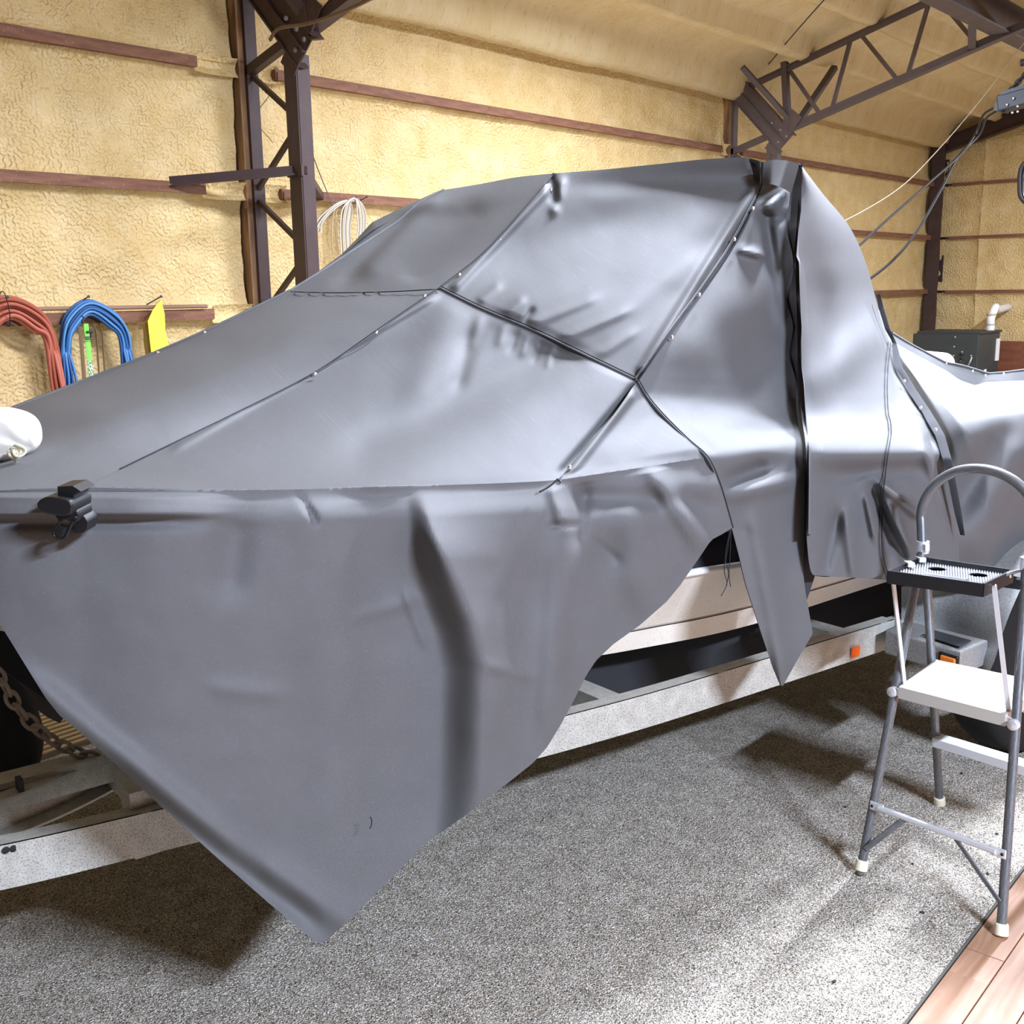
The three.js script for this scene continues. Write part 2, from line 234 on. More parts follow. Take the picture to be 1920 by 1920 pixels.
// ------------------------------------------------------------------ steel frames
function frame(z, label, steel = M.steel) {
  const t = thing('steel_frame', label, 'frame', V3(WX, 0, z), null), Q = (x, y, dz = 0) => V3(x, y, z + dz), Zu = V3(0, 0, 1);
  part('outer_leg', [box(-6.5, -6.39, 0, 3.86, z - 0.05, z + 0.075)], M.sprayed, t, 'outer leg mottled with foam overspray'); part('leg_edge', [box(-6.392, -6.362, 0, 3.86, z - 0.06, z + 0.03)], steel, t);
  const leg = [];                                     // two angles back to back; a slot between them near the top
  for (const s of [-1, 1]) leg.push(box(-5.885 + s * 0.034 - 0.026, -5.885 + s * 0.034 + 0.026, 2.52, 3.14, z + 0.04, z + 0.052));
  leg.push(box(-5.945, -5.825, 0, 2.52, z + 0.04, z + 0.052), box(-5.945, -5.935, 0, 3.14, z - 0.06, z + 0.045), box(-5.835, -5.825, 0, 3.14, z - 0.06, z + 0.045));
  part('inner_leg', leg, steel, t);
  const zig = [[-6.38, 3.09, -5.95, 2.79], [-5.95, 2.68, -6.37, 2.35], [-6.37, 2.27, -5.95, 1.98], [-5.95, 1.85, -6.37, 1.52], [-6.37, 1.44, -5.95, 1.14], [-5.95, 1.02, -6.37, 0.7], [-6.37, 0.62, -5.95, 0.32]];
  for (const [a, b, c, d] of zig) part('lacing_bar', bar(Q(a, b, -0.01), Q(c, d, -0.01), 0.03, 0.03, Zu), steel, t);
  part('knee_strut', bar(Q(-6.4, 3.10), Q(-5.92, 3.24), 0.06, 0.06, Zu), steel, t);
  const ka = Q(-6.36, 3.8), kb = Q(-5.72, 3.13), kd = kb.clone().sub(ka).normalize(), kn = V3(kd.y, -kd.x, 0).negate();
  const off = (d, dz) => [ka.clone().addScaledVector(kn, d).add(V3(0, 0, dz)), kb.clone().addScaledVector(kn, d).add(V3(0, 0, dz))];
  const w = off(0, 0.05), f1 = off(0.11, 0.02), f2 = off(-0.11, 0.02), md = off(0.0, 0.065);
  const k = part('knee_plate', [bar(w[0], w[1], 0.01, 0.22, kn), bar(f1[0], f1[1], 0.1, 0.012, kn), bar(f2[0], f2[1], 0.1, 0.012, kn), bar(md[0], md[1], 0.03, 0.012, kn)], steel, t);
  for (const [bx, by] of [[-5.88, 3.35], [-5.78, 3.27], [-5.71, 3.2], [-5.8, 3.15]]) part('bolt', lathe([[0, 0.02], [0.016, 0.018], [0.018, 0], [0, 0]], 6, Q(bx, by, 0.056), V3(0, 0, 1)), std({ color: 0x7d7872, roughness: 0.5 }), k);
  part('gusset', [bar(Q(-5.9, 3.05, 0.056), Q(-5.6, 3.42, 0.056), 0.012, 0.16, V3(-0.7, 0.7, 0))], steel, t);
  for (const m of [0, 1]) {                            // left half, then the right half beyond the ridge
    const X = x => m ? 2 * RIDGE - x : x, top = x => roofY(x) - 0.1;
    const yb = x => 3.27 + 0.288 * (x + 5.75);
    part('top_chord', [bar(Q(X(-6.4), top(-6.4), 0.03), Q(X(RIDGE), top(RIDGE), 0.03), 0.012, 0.07, V3(0, 1, 0)), bar(Q(X(-6.4), top(-6.4) + 0.03), Q(X(RIDGE), top(RIDGE) + 0.03), 0.1, 0.012)], steel, t);
    part('bottom_chord', [bar(Q(X(-5.78), yb(-5.78), 0.03), Q(X(RIDGE), yb(RIDGE), 0.03), 0.012, 0.07), bar(Q(X(-5.78), yb(-5.78) - 0.03), Q(X(RIDGE), yb(RIDGE) - 0.03), 0.1, 0.012)], steel, t);
    part('post', bar(Q(X(-5.775), top(-5.775) + 0.08, 0.03), Q(X(-5.71), yb(-5.71), 0.03), 0.06, 0.075, Zu), steel, t);
    const web = [[-5.74, -5.36], [-5.067, -5.239, 1], [-4.957, -4.552], [-4.29, -4.462, 1], [-4.2, -3.8], [-3.5, -3.68, 1], [-3.4, -3.0], [-2.7, -2.88, 1], [-2.6, -2.2], [-1.9, -2.08, 1], [-1.8, -1.4], [-1.1, -1.28, 1]];
    for (const [xt, xb] of web) part('web_bar', bar(Q(X(xt), top(xt)), Q(X(xb), yb(xb)), 0.035, 0.035, Zu), steel, t);
  }
  // braces from the purlins down to the chord corner
  part('purlin_brace', bar(Q(-5.98, 3.86, 0.55), Q(-5.72, 3.4, 0.05), 0.05, 0.05, V3(0, 0, 1)), steel, t);
  part('purlin_brace', bar(Q(-5.48, 3.94, -0.55), Q(-5.62, 3.36, -0.05), 0.065, 0.05, V3(0, 0, 1)), steel, t);
  return t;
}
const nearFrame = frame(FRAMES[0], 'brown steel truss column nearest the camera, beside the coils hanging on the wall');
frame(FRAMES[1], 'dark steel truss frame rising behind the peak of the grey cover', M.steelHazed);
{ // the long strut from the near column back to the girt, and the short one beyond
  const q = at(318, 340, 'x', -6.4), a = V3(-6.4, q.y, q.z), b = V3(-5.9, 2.43, -4.69), c = at(600, 368, 'x', -6.4), d = V3(-5.83, 2.43, -4.72);
  part('girt_brace', [bar(a, b, 0.012, 0.06), bar(a.clone().add(V3(0.02, -0.026, 0)), b.clone().add(V3(0.02, -0.026, 0)), 0.05, 0.01)], M.steel, nearFrame);
  part('girt_brace', [bar(V3(-6.4, c.y, c.z), d, 0.05, 0.05)], M.steel, nearFrame);
  part('clamp_band', [box(-5.96, -5.81, 2.39, 2.46, -4.71, -4.69)], M.steel, nearFrame);
  part('bolt', lathe([[0, 0.02], [0.014, 0.018], [0.018, 0], [0, 0]], 6, at(524, 326, 'z', -4.675), V3(0, 0, 1)), M.galv, nearFrame);
  const tip = at(598, 72, 'z', -4.68), w0 = at(575, 62, 'z', -4.68), w1 = at(578, 74, 'z', -4.68);
  const s = new THREE.BufferGeometry(); const dz = V3(0, 0, -0.05), P6 = [w0, w1, tip, w1.clone().add(dz), w0.clone().add(dz), tip.clone().add(dz)];
  s.setAttribute('position', new THREE.Float32BufferAttribute([0, 1, 2, 3, 4, 5, 0, 2, 5, 0, 5, 4, 1, 3, 5, 1, 5, 2].flatMap(i => P6[i].toArray()), 3)); s.computeVertexNormals(); s.setAttribute('uv', new THREE.Float32BufferAttribute(new Float32Array(36), 2));
  part('gusset_tip', s, M.steel, nearFrame);
}
{ // corner column and end rafter
  const t = thing('corner_column', 'brown steel column standing in the far corner behind the dark heater', 'column', V3(-6.36, 0, ZE + 0.2));
  part('flange', box(-6.44, -6.25, 0, 3.72, ZE + 0.29, ZE + 0.305), M.steel, t); part('web', box(-6.355, -6.34, 0, 3.72, ZE + 0.02, ZE + 0.295), M.steel, t); part('flange', box(-6.47, -6.28, 0, 3.72, ZE, ZE + 0.015), M.steel, t);
  const r = thing('end_rafter', 'dark steel rafter sloping up along the top of the end wall', 'rafter', V3(RIDGE, roofY(RIDGE) - 0.2, ZE + 0.2));
  for (const m of [0, 1]) { const X = x => m ? 2 * RIDGE - x : x, y = x => 3.68 + 0.27 * (x + 6.3), zz = ZE + 0.22;
    part('web', bar(V3(X(-6.4), y(-6.4), zz), V3(X(RIDGE), y(RIDGE), zz), 0.012, 0.22), M.steel, r);
    for (const s of [-0.11, 0.11]) part('flange', bar(V3(X(-6.4), y(-6.4) + s, zz), V3(X(RIDGE), y(RIDGE) + s, zz), 0.14, 0.014), M.steel, r); }
}
{ // lengthwise beam over the truss chord
  const t = thing('steel_beam', 'steel I-beam, haze put into its grey, running lengthwise under the roof at top right', 'beam', V3(-3.6, 3.9, -11));
  part('bottom_flange', box(-3.68, -3.5, 3.895, 3.91, ZE + 0.1, -5.2), M.steelHazed, t); part('web', box(-3.6, -3.585, 3.91, 4.14, ZE + 0.1, -5.2), M.steelHazed, t); part('top_flange', box(-3.68, -3.5, 4.14, 4.155, ZE + 0.1, -5.2), M.steelHazed, t);
  for (const z of [-11.9, -12.4]) part('hanger', box(-3.6, -3.57, 4.155, 4.52, z, z + 0.05), M.steelHazed, t);
  part('brace', bar(V3(-3.66, 3.93, -10.6), V3(-3.85, 3.82, -11.18), 0.07, 0.05), M.steelHazed, t);
}
// ------------------------------------------------------------------ lamps (all above or outside the view)
for (const [x, y, z, L, turn, I, col, label] of LAMPS) {
  const t = thing('shop_light', label, 'lamp', V3(x, y, z));
  const body = new RoundedBoxGeometry(0.16, 0.07, L + 0.06, 2, 0.012); body.translate(0, 0.045, 0); body.userData.local = 1;
  part('housing', body, M.white, t);
  const g = new THREE.BoxGeometry(0.12, 0.006, L); g.translate(0, 0.006, 0); g.userData.local = 1;
  part('diffuser', g, std({ color: 0xffffff, emissive: col, emissiveIntensity: 6 }), t);
  for (const s of [-1, 1]) { const h = roofY(x) - y - 0.05; const c = new THREE.CylinderGeometry(0.004, 0.004, Math.max(0.05, h), 6); c.translate(0, 0.08 + h / 2 - 0.02, s * L * 0.4); c.userData.local = 1; part('chain', c, M.galv, t); }
  const l = new THREE.RectAreaLight(col, I, 0.12, L); l.position.set(0, -0.002, 0); l.rotation.x = -Math.PI / 2; t.add(l);
}
// ------------------------------------------------------------------ things hanging on the wall
const HX = WX + 0.16;
function nail(px, py, px2, py2) { const b = at(px, py, 'x', HX + 0.03), a = V3(WX + 0.03, b.y - 0.05, b.z + 0.01); const t = thing('nail', `bent nail in the girt ${nail.l[nail.i]}`, 'nail', a.clone(), null); nail.i++; part('shank', rod(a, b, 0.004, 8), M.darkSteel, t); part('head', lathe([[0, 0.004], [0.009, 0.003], [0.009, -0.002], [0, -0.002]], 8, b, b.clone().sub(a)), M.darkSteel, t); return t; }
nail.i = 0; nail.l = ['holding up the blue hose', 'holding up the yellow strap', 'holding up the red hose', 'holding up the white ropes', 'just beyond the white ropes'];
nail(166, 556); nail(302, 556); nail(14, 557); nail(668, 370); nail(688, 369);
function coil(name, label, cat, n, mat, top, left, right, yb, r, spreadTop, spreadBot, sd) {
  // n strands hang over one point: top [px, py], legs ending near left and right [px] at height yb
  const T = at(...top, 'x', HX), L = at(left, top[1], 'x', HX).z, R = at(right, top[1], 'x', HX).z, t = thing(name, label, cat, T.clone());
  seed = sd; const geos = [];
  for (let i = 0; i < n; i++) {
    const k = i / (n - 1), q = (rnd() - 0.5), q2 = rnd() - 0.5, wide = lerp(1, 0.72, k) + 0.05 * q, ty = T.y - spreadTop * k, x = HX - 0.015 + 0.05 * ((i * 0.618) % 1), x2 = HX - 0.02 + 0.07 * ((i * 0.381) % 1);
    const ll = lerp(L, T.z, 1 - wide), rr = lerp(R, T.z, 1 - wide), mid = yb + 0.03 * q2, sb = spreadBot;
    const p = [V3(x2, yb - 0.12, ll - sb * q), V3(x2, mid + 0.1, ll + 0.01 * q2 - sb * 0.6 * q), V3(x, lerp(yb, T.y, 0.62), ll + (T.z - ll) * 0.10 + 0.01 * q), V3(x, ty - 0.085, lerp(ll, T.z, 0.33)), V3(x, ty, T.z + 0.01 * q2), V3(x, ty - 0.085, lerp(rr, T.z, 0.33)), V3(x, lerp(yb, T.y, 0.62), rr - (rr - T.z) * 0.10 + 0.01 * q2), V3(x2, mid + 0.1, rr + 0.01 * q + sb * 0.5 * q2), V3(x2, yb - 0.12, rr + sb * q2)];
    // a turn closes below, out of sight behind the boat
    const y0 = yb - 0.12; p.push(V3(x2, y0 - 0.18 - 0.06 * k, lerp(ll, rr, 0.72)), V3(x2, y0 - 0.22 - 0.06 * k, lerp(ll, rr, 0.4)));
    part('turn', tube(p, r * (0.92 + 0.16 * rnd()), 90, 7, true), Array.isArray(mat) ? mat[i % mat.length] : mat, t);
  }
  return t;
}
const redHose = coil('air_hose', 'red brown rubber hose coil hanging at the left edge of the wall', 'hose', 10, [std({ color: 0xa8553f, roughness: 0.6 }), std({ color: 0x98492f, roughness: 0.65 }), std({ color: 0xb2604a, roughness: 0.6 })], [14, 557], -92, 104, at(100, 740, 'x', HX).y, 0.0125, 0.115, 0.03, 11);
{ const c = at(12, 582, 'x', HX + 0.04); part('tie', tube([V3(HX + 0.06, c.y + 0.1, c.z + 0.012), V3(HX + 0.075, c.y, c.z), V3(HX + 0.03, c.y - 0.09, c.z - 0.012), V3(HX - 0.03, c.y - 0.03, c.z), V3(HX - 0.02, c.y + 0.09, c.z)], 0.003, 30, 6, true), M.thread, redHose); }
const blueHose = coil('air_hose', 'blue hose coil hanging from a nail beside the yellow strap', 'hose', 15, [std({ color: 0x255a94, roughness: 0.45 }), std({ color: 0x2f6aa6, roughness: 0.45 }), std({ color: 0x1d4a7c, roughness: 0.5 }), std({ color: 0x4f86b8, roughness: 0.45 })], [163, 563], 102, 240, at(160, 735, 'x', HX).y, 0.0085, 0.085, 0.04, 23);
{ // ratchet strap inside the blue coil
  const a = at(152, 590, 'x', HX + 0.03), t = thing('ratchet_strap', 'bright green ratchet strap hanging inside the blue hose coil', 'strap', a.clone());
  const X = HX + 0.03, P = (px, py) => at(px, py, 'x', X);
  part('hook', [tube([P(150, 586), P(153, 592), P(158, 597), P(155, 602), P(157, 607)], 0.006, 24, 6)], M.darkSteel, t);
  const web = (pts, w, mat, name) => part(name, gridGeo(8, 30, (u, v) => { const k = v * (pts.length - 1), i = Math.min(pts.length - 2, Math.floor(k)), c = pts[i].clone().lerp(pts[i + 1], k - i); return V3(c.x + 0.003 * Math.sin(u * 3.1), c.y, c.z - w / 2 + w * u); }, 1), mat, t);
  const green = std({ map: tex(64, 256, (x, y) => { const band = (y > 90 && y < 120) || (y > 124 && y < 130), z = N3[ix(x * 4, y * 4)]; return band ? [60, 96, 50] : [110 + 30 * z, 196 + 20 * z, 78]; }, true), side: THREE.DoubleSide, roughness: 0.7 });
  web([P(161, 607), P(165, 640), P(168, 676)], 0.032, green, 'webbing');
  web([P(168, 676), P(171, 700), P(174, 722), P(176, 750)], 0.034, std({ map: tex(64, 128, (x, y) => { const q = noise(x / 13, y / 11, 9); return q > 0.5 ? [214, 226, 206] : q > 0.38 ? [24, 34, 28] : [92, 176, 84]; }, true), side: THREE.DoubleSide, roughness: 0.6 }), 'printed_webbing');
  web([P(150, 612), P(154, 660), P(160, 735)], 0.026, std({ color: 0x6c5a3a, roughness: 0.9, side: THREE.DoubleSide }), 'tail');
  part('buckle', [bar(P(170, 618), P(172, 632), 0.012, 0.014), rod(P(164, 622).add(V3(0.012, 0, 0.01)), P(164, 622).add(V3(0.012, 0, -0.03)), 0.006)], M.darkSteel, t);
}
for (const [px, label] of [[182, 'thin brown cord hanging inside the blue hose coil, nearer the green strap'], [193, 'thin brown cord hanging inside the blue hose coil, nearer the yellow strap']]) {
  const X = HX - 0.01; single('cord', tube([at(px - 8, 606, 'x', X), at(px - 2, 622, 'x', X), at(px + 1, 660, 'x', X), at(px + 3, 690, 'x', X), at(px + 4, 740, 'x', X)], 0.005, 40, 6), std({ color: 0x6d5338, roughness: 0.9 }), label, 'cord');
}
{ // yellow tow strap
  const X = HX + 0.01, P = (px, py, dx = 0) => at(px, py, 'x', X + dx), t = thing('tow_strap', 'flat yellow webbing strap hanging from a nail, back half coloured as in shade', 'strap', P(297, 562));
  const mat = std({ map: tex(128, 256, (x, y) => { const k = noise(x / 9, y / 9, 4), s = noise(x / 6, y / 8, 7) > 0.83 ? -40 : 0; return [224 + 16 * k + s, 214 + 14 * k + s, 60 + 20 * k]; }, true), side: THREE.DoubleSide, roughness: 0.7 });
  const strip = (L, R) => gridGeo(10, 40, (u, v) => { const k = v * (L.length - 1), i = Math.min(L.length - 2, Math.floor(k)), f = k - i, a = L[i].clone().lerp(L[i + 1], f), b = R[i].clone().lerp(R[i + 1], f); const c = a.lerp(b, u); c.x += 0.012 * Math.sin(u * Math.PI) * (1 - v * 0.5); return c; });
  part('front_fall', strip([P(300, 563, 0.05), P(287, 580, 0.05), P(277, 602, 0.05), P(281, 640, 0.05), P(287, 690, 0.05)], [P(303, 564, 0.04), P(309, 590, 0.05), P(310, 620, 0.05), P(316, 645, 0.06), P(322, 690, 0.06)]), mat, t);
  part('back_fall', strip([P(298, 564, 0), P(280, 590, -0.02), P(268, 606, -0.03), P(269, 640, -0.03), P(276, 690, -0.03)], [P(301, 564, 0), P(290, 590, 0), P(279, 606, 0.0), P(283, 640, 0.0), P(290, 690, 0.0)]), std({ color: 0xb59a4c, side: THREE.DoubleSide, roughness: 0.8 }), t, 'back of the strap, shade put into a tan colour');  // separate duller colour carries the shade on the back fall
}
{ const a = at(40, 577, 'x', WX + 0.13), b = at(388, 577, 'x', WX + 0.13); a.y = 1.583; b.y = 1.573; const t = single('conduit', rod(a, b, 0.0125), std({ color: 0x8c6b56, roughness: 0.6 }), 'brown steel pipe lying along the lowest girt behind the hoses', 'pipe'); }
{ const c = at(272, 685, 'x', HX + 0.1); single('wall_hook', [rod(c, c.clone().add(V3(-0.14, 0.01, 0)), 0.012), rod(c, c.clone().add(V3(0, 0.03, -0.03)), 0.012)], M.darkSteel, 'small dark hook at the foot of the yellow strap by the cover edge', 'hook'); }
{ // white rope bundle on the next bay
  const X = HX - 0.02, P = (px, py, dx = 0) => at(px, py, 'x', X + dx), white = [std({ color: 0xd8d0c2, roughness: 0.85 }), std({ color: 0xa99c88, roughness: 0.85 }), std({ color: 0xc4b9a6, roughness: 0.85 })], t = thing('rope_bundle', 'bundle of off-white ropes hung over nails beyond the near column', 'rope', P(665, 372));
  seed = 41;
  for (let i = 0; i < 9; i++) { const q = rnd() - 0.5, dx = 0.05 * rnd(), l = 641 + 6 * i * 0.35 + 3 * q, r = 668 + 14 * (i / 9) + 3 * q; part('loop', tube([P(l, 480, dx), P(l - 2, 425, dx), P(l + 2, 392, dx), P(655 + 6 * q, 374 + 4 * rnd(), dx + 0.01), P(668 + 4 * q, 372 + 3 * rnd(), dx), P(r + 2, 392, dx), P(r + 4, 430, dx), P(r - 2, 470, dx), P(r - 8, 495, dx)], 0.0052, 44, 6), white[i % 3], t); }
  for (let i = 0; i < 9; i++) { const q = rnd() - 0.5, q2 = rnd(), dx = 0.04 * rnd(); part('loose_end', tube([P(664 + 6 * q, 374 + 3 * q2, dx), P(640 + 8 * q, 377 + 6 * q2, dx + 0.01), P(618 + 8 * q, 390 + 10 * q2, dx), P(600 + 14 * q, 410 + 12 * q2, dx), P(582 + 22 * q2, 424 + 14 * q2, dx)], 0.0038, 30, 6), white[i % 3], t); }
  for (let i = 0; i < 6; i++) { const q = rnd() - 0.5; part('hanging_end', tube([P(640 + 5 * q, 378, 0), P(629 + 6 * q, 396, 0), P(626 + 10 * q, 430, 0), P(629 + 14 * q, 478, 0)], 0.0034, 24, 6), std({ color: 0xb9a27a, roughness: 0.9 }), t); }
}
// ropes and wires
single('rope', tube([V3(-6.02, 3.24, -4.66), V3(-5.86, 3.27, -4.6), at(570, 46, 'z', -4.58), at(622, 30, 'z', -4.5), at(690, 0, 'z', -4.35), at(800, -70, 'z', -4.1), V3(-4.2, 4.36, -3.6)], 0.011, 60, 8), std({ color: 0x7a6450, roughness: 0.95 }), 'thick brown rope slung from the top of the near column', 'rope');
single('wire', tube([V3(-5.84, 3.0, -4.72), at(578, 258, 'z', -4.95), at(598, 322, 'z', -5.3), at(627, 392, 'x', HX)], 0.004, 40, 6), std({ color: 0x6f675c, roughness: 0.8 }), 'thin grey wire running from the near column down to the white ropes', 'wire');
single('wire', tube([V3(-6.36, 2.98, -4.9), at(480, 222, 'x', -6.4), at(512, 268, 'x', -6.4)], 0.003, 20, 6), std({ color: 0x8d7a58, roughness: 0.8 }), 'short thin wire lying against the foam behind the near column', 'wire');
single('wire', tube([at(1600, -60, 'z', -8.6), at(1545, 0, 'z', -9.2), at(1490, 62, 'z', -10.2), at(1440, 122, 'z', -11.4)], 0.006, 24, 6), M.darkSteel, 'thin dark wire descending from the roof to the far truss frame', 'wire');
single('wire', tube([at(1960, 30, 'z', -11.5), at(1905, 100, 'z', -11.0), at(1840, 186, 'z', -10.6), at(1760, 280, 'z', -10), at(1690, 350, 'z', -9.4), at(1590, 411, 'z', -8.6), at(1520, 440, 'z', -8.0)], 0.0045, 60, 6), std({ color: 0xb3a78e, roughness: 0.8 }), 'thin pale wire crossing in front of the end wall', 'wire');
{
  const blk = std({ color: 0x22211f, roughness: 0.6 });
  single('cable', tube([at(1868, 200, 'z', -10.5), at(1845, 214, 'z', -10.6), at(1832, 245, 'z', -10.8), at(1805, 285, 'z', -10.4), at(1740, 345, 'z', -9.6), at(1660, 415, 'z', -8.8), at(1590, 480, 'z', -8.2)], 0.011, 70, 6), blk, 'black cable drooping from the hanging dark housing, upper of the two', 'cable');
  single('cable', tube([at(1872, 206, 'z', -10.5), at(1850, 221, 'z', -10.6), at(1838, 250, 'z', -10.8), at(1800, 290, 'z', -10.4), at(1762, 360, 'z', -9.6), at(1715, 440, 'z', -9.1), at(1670, 492, 'z', -8.8), at(1600, 545, 'z', -8.4)], 0.011, 70, 6), blk, 'black cable drooping from the hanging dark housing, lower of the two', 'cable');
}
{ // housing hanging by a chain, at the right edge
  const zz = -10.5, P = (px, py, z = zz) => at(px, py, 'z', z), o = P(1905, 192), t = thing('hanging_housing', 'dark metal housing hanging on a chain at the right edge', 'housing', o.clone());
  const c0 = P(1876, 196), c1 = P(1990, 165);
  part('body', bar(c0, c1, 0.2, 0.135, V3(0, 1, 0), 0.01), std({ color: 0x33363b, roughness: 0.45, metalness: 0.4 }), t);
  part('top_plate', bar(P(1884, 178), P(1992, 146), 0.22, 0.03, V3(0, 1, 0)), M.black, t);
  part('bracket', bar(P(1868, 200), P(1890, 204), 0.1, 0.07, V3(0, 1, 0)), M.black, t);
  for (const [a, b] of [[1888, 196], [1908, 199], [1900, 184], [1908, 209], [1898, 211]]) part('screw', lathe([[0, 0.008], [0.01, 0.006], [0.012, 0], [0, 0]], 8, P(a, b, zz + 0.115), V3(0, 0, 1)), M.snap, t);
  const ch = thing('hoist_chain', 'dark steel chain going up from the hanging housing', 'chain', P(1885, 178));
  const A = P(1882, 184, zz), Bp = P(1965, 92, zz); const n = 13, d = Bp.clone().sub(A).normalize();
  for (let i = 0; i < n; i++) { const g = new THREE.TorusGeometry(0.028, 0.0085, 8, 16); g.scale(0.72, 1.25, 1); g.rotateY(i % 2 ? 1.4 : 0.2); g.applyQuaternion(new THREE.Quaternion().setFromUnitVectors(V3(0, 1, 0), d)); const p = A.clone().lerp(Bp, i / (n - 1)); g.translate(p.x, p.y, p.z); part('link', g, M.darkSteel, ch); }
  single('turnbuckle', [rod(P(1914, 118), P(1960, 110), 0.03, 6)], M.darkSteel, 'dark hexagonal fitting at the right edge above the hanging chain', 'fitting');
  const ring = thing('cable_loop', 'black rounded loop hanging at the right edge in front of the end wall', 'loop', P(1925, 345));
  part('loop', tube([P(1935, 300), P(1918, 312), P(1913, 345), P(1917, 372), P(1935, 382), P(1958, 372), P(1960, 330), P(1950, 305)], 0.026, 60, 8, true), M.black, ring);
}
{ // heater on the floor by the corner, with a white flue
  const z1 = -15.6, P = (px, py, z = z1) => at(px, py, 'z', z), L = P(1712, 626), R = P(1836, 622), h = 0.93, t = thing('heater', 'dark grey metal heater cabinet standing in the far corner', 'heater', V3((L.x + R.x) / 2, 0, -16));
  const mat = std({ map: tex(128, 128, (x, y) => { const k = fbm(x / 40, y / 10, 5); return [56 + 14 * k, 62 + 14 * k, 63 + 14 * k]; }, true), roughness: 0.5, metalness: 0.2 });
  part('cabinet', bar(V3((L.x + R.x) / 2, 0.02 + h / 2, z1 - 0.9), V3((L.x + R.x) / 2, 0.02 + h / 2, z1), R.x - L.x, h, V3(0, 1, 0), 0.012), mat, t);
  part('lid', box(L.x + 0.05, R.x + 0.02, h + 0.02, h + 0.05, z1 - 0.92, z1 - 0.02), M.darkSteel, t);
  part('base', box(L.x + 0.03, R.x - 0.03, 0, 0.03, z1 - 0.88, z1 - 0.03), M.black, t);
  const fz = z1 + 0.004; for (const [px, py] of [[1791, 632], [1789, 650], [1788, 667], [1804, 660], [1802, 676], [1821, 667]]) part('screw', lathe([[0, 0.006], [0.012, 0.004], [0.012, 0], [0, 0]], 8, P(px, py, fz), V3(0, 0, 1)), M.galv, t);
  for (const [px, py] of [[1803, 664], [1803, 673]]) part('knob', lathe([[0, 0.02], [0.022, 0.018], [0.022, 0], [0, 0]], 10, P(px, py, fz), V3(0, 0, 1)), M.black, t);
  part('label_plate', bar(V3(R.x + 0.004, 0.42, z1 - 0.4), V3(R.x + 0.004, 0.42, z1 - 0.3), 0.004, 0.07), M.white, t);
  part('strip', box(R.x + 0.001, R.x + 0.02, 0.55, 0.86, z1 - 0.86, z1 - 0.75), M.white, t, 'white strip down the rear edge');
  part('hose', tube([P(1822, 670, fz), P(1819, 678, fz + 0.04), P(1815, 686, fz)], 0.012, 16, 6), M.galv, t);
  const c = at(1857, 612, 'z', -16.3), top = at(1886, 576, 'z', ZE + 0.1), f = thing('flue_pipe', 'white flue pipe bending from the heater into the end wall', 'pipe', V3(c.x, h + 0.05, c.z));
  part('riser', tube([V3(c.x, h + 0.04, c.z), V3(c.x, h + 0.12, c.z)], 0.058, 4, 14), M.white, f);
  part('elbow', tube([V3(c.x, h + 0.1, c.z), V3(c.x, h + 0.22, c.z), V3(c.x + 0.02, h + 0.36, c.z - 0.08), V3(lerp(c.x, top.x, 0.3), top.y - 0.02, c.z - 0.35), V3(top.x, top.y, ZE + 0.04)], 0.056, 40, 14), M.white, f);
  for (const k of [0.13, 0.27]) part('collar', lathe([[0.06, -0.012], [0.064, 0], [0.06, 0.012]], 16, V3(c.x, h + k, c.z), V3(0, 1, 0)), M.galv, f);
}

